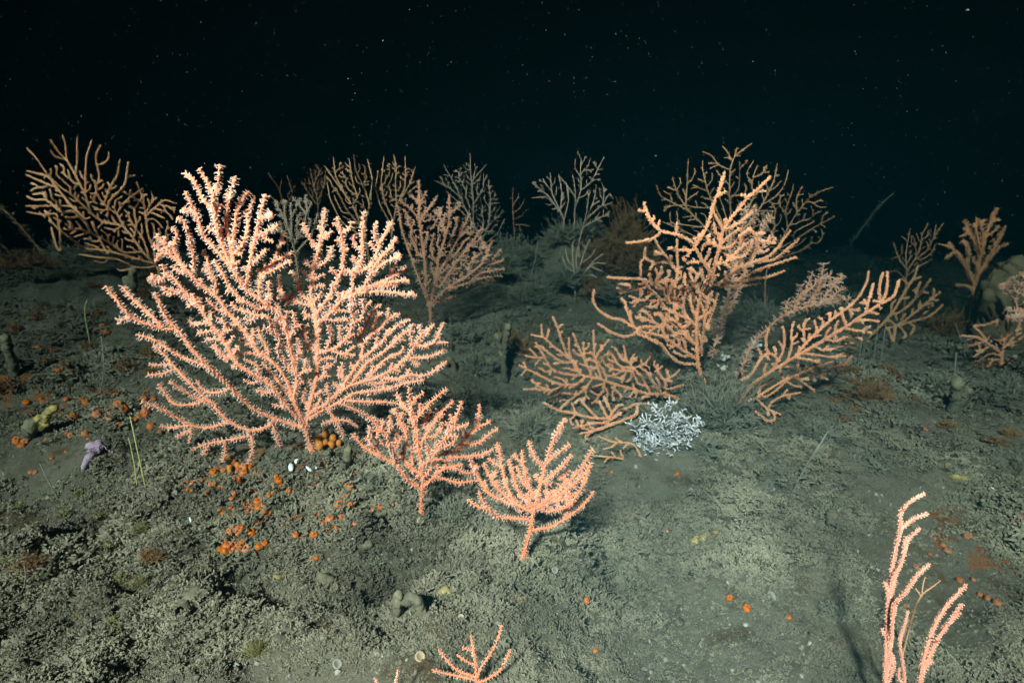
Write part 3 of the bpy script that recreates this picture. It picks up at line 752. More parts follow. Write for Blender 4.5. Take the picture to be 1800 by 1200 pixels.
# farther back
sea_fan('tan sea fan at far left with bare curling twigs, sweeping left over the bank', """283,492 280,480 277,470;
277,468 250,442 235,420 217,397 205,375 182,360 170,340 167,317; 274,466 270,437 260,412 256,380 252,350 240,320; 256,375 270,350 265,335; 255,360 240,350 217,337;
262,452 252,420 232,392 225,375; 250,442 220,445 190,425 160,410 150,390 130,370 110,375 97,352; 270,462 257,460 225,450 185,440 150,437 125,420 105,405 100,375;
272,468 262,470 237,470 207,455 170,452 140,447; 237,470 212,477 205,472; 190,458 180,463 165,458; 217,397 180,390 160,375 150,342 132,307 117,280 115,252 110,237; 160,375 130,345 107,330 82,305 67,282 47,260;
132,307 136,285 136,242; 150,345 150,310 152,275 162,247; 165,355 175,310 167,275 177,255; 175,290 190,283 192,268; 182,360 192,332 207,307 211,280; 190,372 190,355 220,325 226,285; 222,312 238,308;
150,385 125,362 100,330 85,310 47,300; 100,330 70,318 46,307; 125,362 95,362 46,362; 110,375 80,350 60,352 47,345; 100,375 75,378 47,372; 105,408 107,442; 105,405 90,390 82,372; 108,442 100,437 90,400;
205,375 215,360 230,345 252,330; 256,380 275,362 290,350 310,358; 235,420 240,395 235,370 250,345; 120,285 105,270 88,245; 117,282 95,275 90,265; 185,440 175,420 165,400""",
        ['55,310 110,285 200,325 245,335 312,360 285,470 190,448 120,415 55,365'], rpx=2.5, spacing=13, style='closed', mat=M_TAN, seed=21, wander=0.8, y=1.85, bias=0.5)
sea_fan('feathery pale brown sea fan directly behind the right shoulder of the largest fan', """757,552 754,536 750,525;
750,522 735,487 722,450 715,430 705,400 700,362; 750,522 747,462 742,425 737,387 737,350 736,317; 737,385 720,365 702,352; 738,386 755,365 770,344; 736,355 720,342; 737,360 750,337;
755,537 757,530 767,487 770,457 782,420 790,390 789,342; 790,375 800,368 810,357; 785,412 772,380 772,365; 767,487 782,462 800,430 812,405 826,375; 807,417 822,405 832,392;
765,500 772,507 800,462 820,440 850,397; 825,435 838,425 847,415; 755,538 765,527 785,507 820,487 850,462 865,422; 785,507 825,497 855,470 882,437; 860,466 886,457; 845,480 887,472; 830,492 860,487 882,485; 758,540 765,532 792,522 825,507 870,492""",
        ['705,370 740,350 790,370 840,410 870,450 860,480 800,510 755,520 720,450'], rpx=3.2, spacing=14, plen=4.5, style='open', mat=M_ROSE, seed=22, wander=0.4, y=1.9, bias=0.5, density=0.8)
sea_fan('wide brown sea fan of fine curling twigs behind the top of the tall orange fan', """1292,520 1290,490 1285,460;
1287,470 1270,430 1240,400 1210,370 1190,340 1182,312; 1210,370 1180,355 1160,345 1154,327; 1205,362 1208,320 1210,280; 1285,462 1280,420 1265,380 1245,340 1235,300 1235,282; 1280,420 1285,380 1282,340 1283,300 1290,275 1322,252; 1284,300 1262,290 1250,272 1235,267; 1287,283 1278,266 1270,257; 1290,275 1296,260;
1285,460 1305,420 1310,380 1325,345 1320,320 1332,290; 1310,400 1340,360 1360,320 1367,287; 1340,360 1365,345 1380,325 1386,299; 1285,350 1300,330 1300,285; 1250,365 1225,365 1200,360 1175,362; 1270,430 1230,420 1190,400 1165,390; 1240,400 1200,395 1172,392""",
        ['1160,340 1210,300 1290,270 1370,300 1380,350 1330,430 1290,480 1220,430 1170,390'], rpx=2.3, spacing=19, style='dim', mat=M_BROWN, seed=23, wander=0.5, y=2.2, bias=0.5)
sea_fan('brown sea fan of tangled twigs spreading right behind the tall orange fan', """1345,520 1345,490 1350,465;
1350,470 1370,430 1385,400 1400,375 1425,345 1445,335 1465,329; 1365,440 1400,420 1430,400 1467,381; 1352,462 1380,450 1410,440 1427,426; 1385,400 1380,370 1390,345 1395,325; 1400,375 1400,345 1410,328; 1370,430 1350,400 1330,385 1320,360; 1410,440 1425,428 1428,415""",
        ['1330,380 1380,340 1440,340 1462,380 1440,430 1370,460 1345,440'], rpx=2.1, spacing=17, style='dim', mat=M_BROWN, seed=24, wander=0.6, y=2.3, bias=0.4)
sea_fan('left of two dim brown fans far behind the notch of the largest fan', """650,470 645,430 640,400;
645,430 625,370 605,340 580,305 571,292; 640,400 650,360 640,330 625,300 622,272; 650,350 655,315 646,280; 605,340 590,310 586,277; 630,350 620,320 614,280; 643,420 600,390 580,350 575,320; 640,405 610,370 590,330""",
        ['572,300 600,285 650,290 655,350 640,410 600,390 580,350'], rpx=2.4, spacing=13, style='dim', mat=M_BROWN, seed=25, wander=0.4, y=2.25, bias=0.6)
sea_fan('right of two dim brown fans far behind the notch of the largest fan', """685,450 690,400 697,360;
697,360 695,320 697,295 692,272; 697,362 712,330 713,300 712,275; 705,350 722,320 730,293; 692,390 675,350 670,320 675,275; 700,345 715,340 735,325; 690,400 668,360 660,330 665,300""",
        ['662,300 690,285 730,300 728,330 700,370 670,360'], rpx=2.2, spacing=12, style='dim', mat=M_BROWN, seed=26, wander=0.4, y=2.35, bias=0.6)
sea_fan('pale grey sea fan with stubby twigs seen in the notch of the largest fan', """525,490 520,450 512,415;
512,415 500,385 482,352; 505,395 500,375 500,355; 512,415 512,385 510,362; 517,430 535,395 540,365 537,342; 538,375 515,348; 520,445 550,410 558,375; 516,425 490,405 475,392; 540,372 548,355""",
        ['482,355 535,345 560,370 530,430 495,410'], rpx=2.4, spacing=13, plen=4, style='open', mat=M_GREY, seed=27, wander=0.4, y=2.05, bias=0.6)
sea_fan('dark thin twigged sea fan at the left edge of the far row', """505,420 500,380 497,355;
497,355 490,330 472,305; 499,370 515,340 505,310; 497,360 475,345 460,345; 503,345 520,325; 492,335 495,315""",
        [], rpx=1.8, spacing=12, style='dim', mat=M_BROWN, seed=28, wander=0.4, y=2.9)
sea_fan('faint brown sea fan just left of the dim pair, hazy with distance', """565,420 560,380 558,350;
558,350 550,320 545,295; 558,355 570,325 572,300; 556,360 540,335 530,320; 552,325 562,300 555,290""",
        ['530,320 560,290 575,310 562,370'], rpx=1.6, spacing=9, style='dim', mat=M_BROWN, seed=29, wander=0.4, y=2.8, bias=0.6)
sea_fan('grey green far sea fan rising between the dim pair and the lone middle fan', """850,460 842,420 832,390;
832,390 832,350 828,310 826,270; 842,420 835,400 815,360 800,325 780,290; 845,430 860,390 862,350 858,318; 842,415 870,385 885,372; 828,320 845,300 855,290; 832,360 850,330 850,305; 845,435 875,410 887,385; 812,350 790,330 765,318""",
        ['770,310 800,300 828,280 858,310 885,370 870,410 840,420 800,370'], rpx=1.9, spacing=11, style='dim', mat=M_GREY, seed=30, wander=0.4, y=2.75, bias=0.6)
sea_fan('leftmost and bushiest of three joined far grey sea fans in the middle distance', """990,400 992,388 985,370;
985,370 970,340 967,305; 988,378 965,345 935,322; 968,335 958,320 948,318; 985,370 988,340 982,307; 975,360 960,345 935,348; 992,385 1000,350 995,320""",
        ['935,320 967,308 1000,320 1000,360 985,380 955,355'], rpx=1.9, spacing=14, style='dim', mat=M_GREY, seed=31, wander=0.4, y=2.5, bias=0.5)
sea_fan('tallest and middle one of three joined far grey sea fans', """1006,412 1010,390 1010,370;
1010,370 1022,330 1020,300 1022,280 1015,267; 1021,305 1035,290 1038,277; 1020,310 1010,295 1012,280; 1010,375 1012,340 1008,310; 1022,335 1040,320 1052,295 1062,276; 1052,298 1042,285; 1010,345 1000,330 985,312; 1022,290 1030,275""",
        ['1005,300 1020,275 1060,290 1055,320 1025,350 1010,360'], rpx=1.8, spacing=14, style='dim', mat=M_GREY, seed=32, wander=0.4, y=2.55, bias=0.6)
sea_fan('rightmost of three joined far grey sea fans, spreading to the right', """1018,425 1024,400 1035,380;
1030,388 1045,350 1048,325; 1035,380 1060,360 1070,340 1078,350; 1024,400 1050,385 1070,375; 1024,402 1032,370 1035,340; 1060,360 1062,335 1058,322; 1045,385 1060,390""",
        ['1030,340 1060,325 1078,345 1070,380 1030,395'], rpx=1.8, spacing=14, style='dim', mat=M_GREY, seed=33, wander=0.4, y=2.45, bias=0.5)
sea_fan('small pale tan sea fan alone on the silt in the middle distance', """1011,512 1012,497 1009,480;
1012,497 1008,470 1006,440 1007,424; 1012,495 1020,465 1028,440 1037,420; 1010,470 998,458 994,438; 1009,478 995,470 988,451; 1015,480 1012,455 1016,432; 1013,495 1030,475 1047,455 1060,446; 1030,476 1045,462 1065,463; 1040,470 1061,477; 1020,488 1040,482 1049,488; 1009,484 995,483; 1022,462 1040,450 1046,438; 1030,438 1025,430; 1000,471 990,475""",
        [], rpx=2.2, spacing=10, plen=3, style='closed', mat=M_GREY, seed=34, wander=0.4, y=2.3)
sea_fan('tiny dim sea fan standing alone to the left of the far grey trio', """904,408 902,380 901,350;
901,350 902,329; 901,362 910,348; 902,375 915,365 922,350; 903,385 918,380 925,368; 904,395 920,395 932,398; 913,398 918,412; 910,348 912,340; 900,350 896,347""",
        [], rpx=1.4, spacing=10, style='dim', mat=M_BROWN, seed=35, wander=0.4, y=2.75)
sea_fan('rusty brown sea fan of upright crowded twigs beside the lobed sponge at right', """1697,556 1705,532 1712,508;
1712,508 1720,470 1728,430 1738,400 1752,365; 1722,460 1715,430 1705,410 1696,386; 1713,500 1695,465 1680,440 1661,455; 1690,455 1680,440 1668,432 1650,429; 1675,437 1668,425; 1715,490 1740,450 1755,420 1767,397; 1728,430 1728,405 1720,385; 1725,445 1715,400 1717,383; 1735,455 1755,435 1772,427; 1712,508 1695,500 1680,502; 1738,400 1745,385 1745,372; 1704,485 1698,460 1705,445; 1700,410 1690,417 1687,416""",
        ['1690,400 1750,375 1770,400 1750,450 1715,490 1690,460'], rpx=2.8, spacing=18, plen=4.0, style='open', mat=M_TAN, seed=36, wander=0.4, y=1.95, bias=0.6)
sea_fan('dark brown sea fan in the shade left of the rusty one at right', """1592,520 1592,495 1595,475;
1595,475 1580,455 1570,425; 1594,480 1592,445 1600,402; 1582,450 1566,455; 1595,475 1615,445 1622,410 1632,392; 1605,460 1630,440 1645,410 1659,392; 1594,485 1620,465 1640,455; 1595,425 1585,415; 1612,450 1608,425 1606,415; 1630,440 1640,420 1646,395; 1592,490 1575,475 1565,478""",
        ['1568,450 1600,415 1655,395 1640,450 1600,475'], rpx=2.1, spacing=11, style='dim', mat=M_BROWN, seed=37, wander=0.4, y=2.3, bias=0.5)
sea_fan('low tangled orange sea fan at the right edge below the lobed sponge', """1758,662 1760,640 1762,622;
1762,622 1740,605 1715,592 1687,590; 1730,600 1712,605 1695,612 1680,618; 1735,602 1725,585 1709,572 1730,572 1750,565 1756,560; 1762,622 1765,600 1775,575 1780,553; 1765,600 1755,580 1752,560; 1764,612 1785,590 1795,560; 1762,625 1740,620 1720,635; 1760,632 1745,632 1735,645; 1720,602 1722,615; 1768,608 1795,595 1815,580; 1740,608 1720,620 1712,628; 1771,590 1768,570 1771,552; 1715,592 1700,597; 1760,640 1775,635 1785,625""",
        ['1700,590 1760,590 1800,570 1790,600 1755,635 1725,630'], rpx=3.2, spacing=14, plen=4, style='closed', mat=M_ORANGE, seed=38, wander=0.7, y=1.5)
sea_fan('fluffy sea fan half cut off by the right edge above the low tangled one', """1830,590 1820,560 1818,530;
1818,530 1805,505 1785,497 1760,507; 1815,545 1800,550 1785,545 1766,545; 1819,525 1812,495 1792,480; 1800,552 1785,560; 1795,499 1780,493; 1818,535 1830,500 1835,470""",
        ['1755,500 1780,485 1830,480 1830,560 1770,560 1785,530'], rpx=3.4, spacing=18, plen=7, style='open', mat=M_ROSE, seed=39, wander=0.5, y=1.45)
# nearest, cut off by the lower edge
sea_fan('tall bundle of peach coral stems standing closest to the lens at lower right', """1560,1275 1556,1230 1556,1195;
1556,1200 1557,1152 1560,1089 1561,1042 1571,978 1582,931 1582,899 1600,880 1625,867; 1582,931 1603,912 1631,902; 1561,1050 1568,1016 1584,991 1596,947 1617,928; 1588,975 1593,943; 1561,1040 1554,1023;
1558,1150 1566,1130 1568,1095 1572,1061 1592,1040 1598,1030 1615,1007 1634,991; 1557,1190 1566,1160 1562,1110 1566,1070 1570,1030 1578,1000; 1556,1120 1550,1105; 1557,1210 1572,1170 1568,1150""",
        [], rpx=7.0, spacing=30, style='closed', mat=M_WHIP, seed=40, wander=0.35)
sea_fan('pair of thick peach coral stems fused below, rightmost at the lower edge', """1616,1275 1614,1240 1616,1205;
1616,1205 1622,1162 1634,1121 1647,1089 1669,1057 1699,1027; 1618,1190 1628,1168 1647,1124 1669,1092 1691,1061; 1666,1094 1688,1076; 1628,1170 1638,1160""",
        [], rpx=8.0, spacing=30, style='closed', mat=M_WHIP, seed=41, wander=0.3)
sea_fan('single slender peach coral stem between the bundle and the fused pair at the lower edge', """1592,1275 1592,1240 1590,1197;
1590,1197 1587,1162 1580,1127 1590,1099 1596,1073; 1590,1205 1577,1190 1582,1172""",
        [], rpx=5.5, spacing=30, style='closed', mat=M_WHIP, seed=42, wander=0.3)
sea_fan('thin brown bare coral twig with forked tip behind the peach stems', """1585,1160 1590,1137 1600,1097;
1600,1097 1610,1062 1622,1042 1640,1030 1653,1020; 1620,1045 1622,1028 1626,1014; 1618,1046 1610,1034""",
        [], rpx=3.2, spacing=30, style='dim', mat=M_BROWN, seed=43, wander=0.3)
sea_fan('small peach coral with five upturned arms at the bottom edge', """840,1240 838,1215 838,1200;
838,1200 835,1156 828,1115; 840,1190 843,1174 864,1147 876,1120 882,1098; 840,1198 856,1194 882,1176 898,1141; 837,1190 829,1185 809,1182 791,1165 771,1141; 834,1168 826,1165 803,1150; 838,1195 809,1188 780,1182 759,1176; 833,1142 820,1140 813,1137""",
        [], rpx=5.2, spacing=30, plen=5, style='open', mat=M_DEEP, seed=44, wander=0.4, density=0.7)
sea_fan('two peach coral tips just entering the frame at the bottom', """680,1262 685,1240 690,1222;
690,1222 695,1200 700,1176; 685,1240 670,1215 659,1190""",
        [], rpx=4.5, spacing=30, plen=4, style='closed', mat=M_DEEP, seed=45, wander=0.3)
# ------------------------------------------------------------------ smaller animals and growths
def ground_at(px, py): return hit(px, py)
def pxm(p): return p[1] / FPX

SQ_GROUPS = {
 'A': ('small round orange sea squirt in the large patch below the largest sea fan', 'orange sea squirts in the patch below the largest fan'),
 'B': ('small round orange sea squirt scattered on the silt left of the largest fan', 'orange sea squirts left of the largest fan'),
 'C': ('small dull orange sea squirt scattered in the turf at the right of the picture', 'orange sea squirts in the turf at right'),
 'D': ('small orange sea squirt on the open silt of the middle foreground', 'orange sea squirts on the foreground silt'),
}
def squirt_mesh(seed, amber):
    mb = MB(); mb2 = MB()
    ball(mb, (0, 0, 0.55), (1, 1, 0.95), 16, 11, 0.0, 0.30, 0.34, seed)
    ball(mb2, (0, 0, 1.42), (0.26, 0.26, 0.12), 8, 5, 1.0, 0.05, 0.5, seed)
    return mb, mb2
SQ_PROTO = []
def squirts(key, pts, mat):
    label, group = SQ_GROUPS[key]
    more = []
    for (px, py, rp) in pts:
        if rp < 1: continue
        more.append((px, py, rp * random.uniform(0.65, 1.0)))
        if key in 'AB' and random.random() < (0.95 if key == 'A' else 0.4):
            a = random.uniform(0, 6.28); more.append((px + math.cos(a) * rp * 1.35, py + math.sin(a) * rp * 1.1, rp * random.uniform(0.4, 0.7)))
    for k, (px, py, rp) in enumerate(more):
        p = ground_at(px, py + rp * 0.4); s = rp * pxm(p)
        v = random.randrange(5)
        if len(SQ_PROTO) <= v * 1 and False: pass
        em = empty('orange_sea_squirt', (p[0], p[1], p[2] - 0.06 * s)); tag(em, label, 'sea squirt', group)
        em.scale = (s * random.uniform(0.9, 1.15), s * random.uniform(0.9, 1.15), s * random.uniform(0.75, 1.05))
        em.rotation_euler = (random.uniform(0.1, 0.75), random.uniform(-0.35, 0.35), random.uniform(0, 0.6))
        if (v, mat.name) not in SQ_CACHE:
            a, b = squirt_mesh(v * 3 + 1, False)
            SQ_CACHE[(v, mat.name)] = (a.build('body', mat, em), b.build('siphon', mat, em))
        else:
            for o in SQ_CACHE[(v, mat.name)]:
                c = o.copy(); C.objects.link(c); c.parent = em
SQ_CACHE = {}
def pts(s): return [tuple(float(c) for c in q.split(',')) for q in s.split()]
squirts('A', pts("""411,812,9 430,818,8 421,822,9 404,835,7 428,833,9 376,832,7 380,843,8 371,852,7 393,826,6 418,845,8 428,855,8 437,856,6 447,838,7 438,866,8
355,845,6 325,847,6 338,850,5 353,866,7 365,868,6 490,845,8 493,858,6 485,838,6 508,863,8 465,860,6 413,870,7 453,880,8 448,870,8 460,872,9 441,888,7 455,893,9 446,900,10
466,898,8 432,888,6 405,892,6 393,902,7 412,905,7 426,908,5 455,912,9 453,922,8 468,924,7 450,930,8 479,915,7 420,930,9 426,926,8 405,938,9 444,939,9 398,948,7 411,955,8 399,960,9
395,968,8 422,962,11 434,962,10 454,962,10 388,967,6 407,970,8 501,925,9 506,920,7 519,912,8 518,902,6 534,893,7 545,890,6 556,884,6 521,940,9 552,938,10 567,905,11 581,915,11 563,918,8
601,914,12 567,927,8 595,927,9 624,921,6 563,951,5 557,981,6 593,890,9 598,880,8 620,885,9 615,860,11 605,850,8 595,845,8 622,838,7 645,910,0.1 657,896,8 668,899,8 655,910,9 684,888,5
616,891,8 640,950,5 330,860,5 480,867,6 440,912,6 473,935,5 430,896,5 388,858,6 505,850,5 610,872,6 588,862,6 660,888,6"""), M_SQUIRT)
squirts('B', pts("""188,585,8 182,583,6 171,582,5 68,614,6 103,653,6 114,663,5 126,661,6 135,665,5 163,695,6 152,708,7 154,716,6 48,707,8 76,707,6 117,702,5 117,720,6 131,732,8 172,728,9 193,733,8 189,725,6
205,697,7 209,710,8 218,722,7 245,732,9 257,722,9 258,730,8 254,700,8 271,702,7 267,750,8 208,748,8 152,762,8 125,765,6 33,773,10 39,783,8 82,777,6 91,805,5 55,830,6 116,794,4 281,760,6 240,738,6 138,950,5 7,668,9 14,676,8"""), M_SQUIRT)
squirts('C', pts("""1697,940,11 1650,928,7 1642,945,6 1655,958,8 1663,968,8 1634,973,5 1610,995,7 1685,1020,7 1710,1018,6 1722,1045,8 1735,1050,9 1750,1058,8 1590,1062,6 1560,660,6 1530,690,7 1545,680,6 1515,700,6 1660,690,6 1625,755,6 1612,765,5 1640,740,4 1555,700,7 1500,705,5 1415,783,5 1790,910,7 1780,918,6 1770,868,5"""), M_RUSTSQ)
squirts('D', pts("""1031,1054,8 1046,1144,7 1281,1050,7 1311,1066,9 1386,1083,7 1190,832,6 1075,830,6 1172,934,4 590,1170,5 688,1092,5"""), M_SQUIRT)
# amber squirts wedged beside the foot of the largest fan
for (px, py, rp) in pts("560,772,8 573,763,8 586,769,8 562,783,9 583,782,8 596,777,6 572,776,7 404,822,6 431,823,6 418,818,6"):
    p = ground_at(px, py + rp); s = rp * pxm(p)
    mb = MB(); ball(mb, (0, 0, 0.9 * s), (s, s * 0.9, s * 1.15), 14, 10, 0.1, 0.15, 0.12, int(px))
    o = mb.build('amber_sea_squirt', M_AMBER); o.location = Vector(p)
    tag(o, 'glossy amber sea squirt clustered at the foot of the largest sea fan' if px > 500 else 'amber sea squirt under the lowest drooping twigs of the largest fan', 'sea squirt', 'amber sea squirts by the largest fan' if px > 500 else 'amber sea squirts under the drooping twigs')

# mauve starfish
def starfish():
    c = ground_at(172, 800); s = pxm(c)
    em = empty('starfish', c); tag(em, 'mauve starfish with blunt arms, one pale tipped arm pointing down left', 'starfish')
    mb = MB()
    ends = [((158, 799), 10, 0.009), ((178, 796), 11, 0.010), ((199, 802), 4, 0.003), ((148, 833), 6, 0.005), ((150, 820), 5, 0.002)]
    ctr = np.array(c) + np.array([0, 0, 11 * s])
    for (e, rp, up) in ends:
        g = ground_at(*e); tip = np.array(g) + np.array([0, 0, rp * 0.6 * s + up])
        t = np.linspace(0, 1, 14)[:, None]
        mid = (ctr + tip) / 2 + np.array([0, 0, 0.006])
        P = (1 - t) ** 2 * ctr + 2 * t * (1 - t) * mid + t ** 2 * tip
        tube(mb, P, np.interp(t[:, 0], [0, 0.5, 1], [10 * s, 9 * s, rp * 0.62 * s]), 12, np.linspace(0.0, 0.9, 14))
    ball(mb, ctr, (11 * s, 11 * s, 7 * s), 16, 9, 0.1, 0.05)
    o = mb.build('starfish_body', M_STAR, em, c)
    rm = o.modifiers.new('blend', 'REMESH'); rm.mode = 'VOXEL'; rm.voxel_size = 1.1 * s
    sm = o.modifiers.new('soft', 'SMOOTH'); sm.iterations = 6; sm.factor = 0.5
    mb = MB()    # pale spines along the arms
    for (e, rp, up) in ends:
        g = ground_at(*e); tip = np.array(g) + np.array([0, 0, rp * 0.6 * s + up])
        for k in range(26):
            q = random.uniform(0.1, 0.98); P = ctr * (1 - q) + tip * q + np.array([0, 0, 0.012 * q * (1 - q)])
            d = np.array([random.uniform(-1, 1), random.uniform(-1, 0.3), 1.0]); d /= np.linalg.norm(d)
            rr = np.interp(q, [0, 0.5, 1], [10, 9, rp * 0.62]) * s
            ball(mb, P + d * rr * 0.96, 0.9 * s, 6, 4, 1.0)
    mb.build('spines', M_STAR, em, c)['kind'] = 'stuff'
starfish()

# thin stalks
def stalk(label, px_pts, rp, mat, cat='hydroid', name='hydroid_stalk', hairs=0, y=None, group=None):
    P2 = resample(parse(px_pts)[0], 3.0); g = ground_at(*P2[0]); y0 = y or g[1]; s = y0 / FPX
    P = at(P2[:, 0], P2[:, 1], np.full(len(P2), y0) + np.linspace(0, 6 * s, len(P2)))
    P[0, 2] -= 0.008
    mb = MB(); tube(mb, P, np.linspace(rp * 1.1, rp * 0.7, len(P)) * s, 5, np.linspace(0, 1, len(P)))
    em = empty(name, P[0]); tag(em, label, cat, group)
    mb.build('stem', mat, em, P[0])
    if hairs:
        mb = MB(); k = len(P) * 3; i = np.sort(RNG.integers(2, len(P), k))
        d = RNG.normal(0, 1, (k, 3)); d[:, 2] = np.abs(d[:, 2]) * 0.5
        spikes(mb, P[i], d, hairs * s * RNG.uniform(0.5, 1, k), 0.35 * s, 0.2 * s, 0.3, 1.0)
        mb.build('side_branches', mat, em, P[0])['kind'] = 'stuff'
    return em
stalk('single yellow green thin stalk left of the tip of the largest fan', '159,614 156,590 150,560 149,540 153,528', 1.3, M_STALK)
stalk('pale grey thread like stalk with hazy hairs, right of the upper yellow stalk', '176,692 181,665 183,640 181,615 178,592', 1.1, M_PALE, hairs=5)
stalk('left of the two yellow green stalks standing beside the mauve starfish', '241,855 237,820 231,790 226,770', 1.3, M_STALK)
stalk('right and taller of the two yellow green stalks standing beside the starfish', '257,862 248,820 239,780 229,733', 1.4, M_STALK)
stalk('faint straight pale stalk rising from the turf at lower left', '102,878 90,855 78,832 70,815', 1.2, M_PALE)
stalk('bent pale hydroid thread at the lower left edge', '35,1045 43,1030 45,1010 43,995', 1.0, M_PALE)
stalk('pale feathery hydroid plume leaning on the silt, right of the picture centre', '1390,872 1405,840 1425,805 1455,758', 0.8, M_PALE, hairs=11)
stalk('thin dull stalk standing on the silt behind the right pair of corals', '1508,640 1515,600 1520,570', 0.9, M_PALE)
stalk('left of two pale threads under the tan fan at right', '1534,645 1540,600 1545,560', 0.9, M_PALE)
stalk('right of two pale threads under the tan fan at right', '1547,640 1553,600 1557,568', 0.9, M_PALE)
stalk('leaning straw coloured stalk below the leaning orange fan', '1420,818 1437,790 1456,757', 1.1, M_PALE)
stalk('pale stalk left of the low tangled orange fan', '1676,672 1679,645 1681,620', 1.3, M_PALE, hairs=3)
stalk('short pale thread on the mid foreground silt', '865,1060 845,1045 820,1033', 0.9, M_PALE)
stalk('dim feathery hydroid strand leaning far away at right', '1495,430 1520,395 1545,362 1570,340', 0.7, M_PALE, hairs=9, y=2.95)
stalk('dim feathery strand farther back at the left edge', '75,445 50,415 20,380 -5,360', 1.0, M_BROWN, hairs=14, y=2.4)
stalk('tall thin dim stalk in the middle distance below the far grey fans', '930,500 940,460 945,425', 1.0, M_PALE, hairs=4, y=2.3)
stalk('faint tall thread left of the lobed sponge at right', '1700,640 1690,600 1680,570', 0.9, M_PALE)
stalk('slim grey strand among the bushes of the middle distance', '968,500 975,470 985,445', 0.9, M_PALE, hairs=4, y=2.4)

# branching and tubular sponges
def tubes_sponge(label, segs, rp, mat, name='tube_sponge', cat='sponge', y=None, tips=None, lump=0.18, lift=0.6):
    """each seg is a finger in picture points; lies on or rises from the sea bed"""
    paths = parse(segs); g = ground_at(*paths[0][0]); y0 = y or g[1]; s = y0 / FPX
    em = empty(name, g); tag(em, label, cat)
    for k, sg in enumerate(paths):
        q = resample(sg, 3.0); n = len(q)
        if y == 'lie' : pass
        Yv = np.full(n, y0) - np.linspace(0, 2, n) * s
        P = at(q[:, 0], q[:, 1], Yv)
        h = H(P[:, 0], P[:, 1]); P[:, 2] = np.maximum(P[:, 2], h + rp * 0.2 * s)
        if k == 0: P[0, 2] -= rp * s
        w = np.arange(n) * 0.23
        r = rp * s * (1 + lump * perlin(w, w * 0.3 + k * 5, int(q[0, 0]) % 50) * 1.6)
        mb = MB(); tube(mb, P, r, 16, np.linspace(0.0, 1.0, n) ** 3, rough=0.42)
        o = mb.build('finger', mat, em, g)
    return em
def lying(label, seg, rp, mat, name, cat, lump=0.2):
    """a worm tube or finger lying along the sea bed"""
    q = resample(parse(seg)[0], 3.0); P = np.array([hit(*c) for c in q]); s = P[0, 1] / FPX
    for _ in range(3): P[1:-1] = (P[:-2] + 2 * P[1:-1] + P[2:]) / 4
    P[:, 2] += rp * 0.1 * s
    w = np.arange(len(P)) * 0.25
    mb = MB(); tube(mb, P, rp * s * (1 + lump * perlin(w, w * 0.2, 7) * 1.7), 16, 0.5 + 0.5 * perlin(w, w, 9), rough=0.4)
    o = mb.build(name, mat, None, P[0]); tag(o, label, cat); return o
tubes_sponge('silt covered sponge with two bright yellow tipped fingers, left of the starfish', '60,770 52,755 62,742 68,735; 66,750 74,735 84,724 95,718; 68,752 78,748 82,732; 72,738 80,745', 7, M_SPONGE)
tubes_sponge('silty lump carrying the yellow fingered sponge at left', '48,772 50,760 56,748', 13, M_SILTY, 'silty_sponge')
tubes_sponge('brown antler shaped sponge in the shade between the two fan groups', '887,670 885,640 882,620; 884,635 870,632 860,634; 884,630 888,600 893,575; 884,625 877,605 874,592', 6.5, M_SILTY)
tubes_sponge('tan hooked sponge finger at the right edge of the largest fan', '797,650 798,640 790,632; 790,632 775,637 762,644', 6, M_BUFF)
tubes_sponge('olive forked sponge under the far left fan', '235,520 228,505 222,492; 231,512 234,495 233,478', 7, M_SILTY, y=1.75)
tubes_sponge('upright silt coated sponge tube at the left edge', '26,660 22,640 14,620 10,595', 8, M_SILTY)
tubes_sponge('short silty sponge tube with a yellow mouth left of the small front fan', '596,838 602,822 610,805 612,790', 8, M_SILTY)
tubes_sponge('pale silty sponge column at the right behind the bare silt', '1675,725 1680,700 1682,672; 1680,720 1690,700 1700,688', 9, M_SILTY)
lying('grey silt worm tube curving over the seabed at right', '1460,930 1462,905 1470,885 1490,868', 9, M_SILTY, 'worm_tube', 'worm tube')
lying('dull yellow sponge finger lying on the silt at far right', '1700,845 1685,842 1670,838 1665,820', 6, M_SPONGE, 'sponge_finger', 'sponge')
lying('olive sponge finger half buried in the smooth silt', '1215,955 1235,948 1258,940', 8, M_SPONGE, 'sponge_finger', 'sponge')
lying('small cream sponge chain beside the dark foreground hollow', '905,1062 915,1058 928,1052 938,1048', 8, M_SPONGE, 'sponge_finger', 'sponge')
tubes_sponge('yellow tipped drooping sponge fingers under the foreground overhang', '770,1045 775,1070 780,1092; 783,1095 775,1104 765,1100; 778,1085 790,1095', 6, M_SPONGE)
tubes_sponge('crumbling silty sponge column beside the foreground hollow', '695,1088 698,1065 700,1045; 712,1058 722,1048 735,1055 740,1075', 10, M_SILTY)
lying('bright yellow sponge scrap on the turf left of the centre foreground', '482,1012 490,1018 498,1014', 5, M_SPONGE, 'sponge_finger', 'sponge')
lying('greyish sponge lump on the turf below the orange squirt patch', '628,972 640,965 648,958', 8, M_SILTY, 'silty_sponge', 'sponge')
lying('pale silty sponge lump on the central foreground turf', '552,1035 565,1025 580,1020', 14, M_SILTY, 'silty_sponge', 'sponge')
lying('buried ridge of silt and sponge at the left foreground', '320,1080 335,1050 352,1040', 16, M_SILTY, 'silty_sponge', 'sponge')

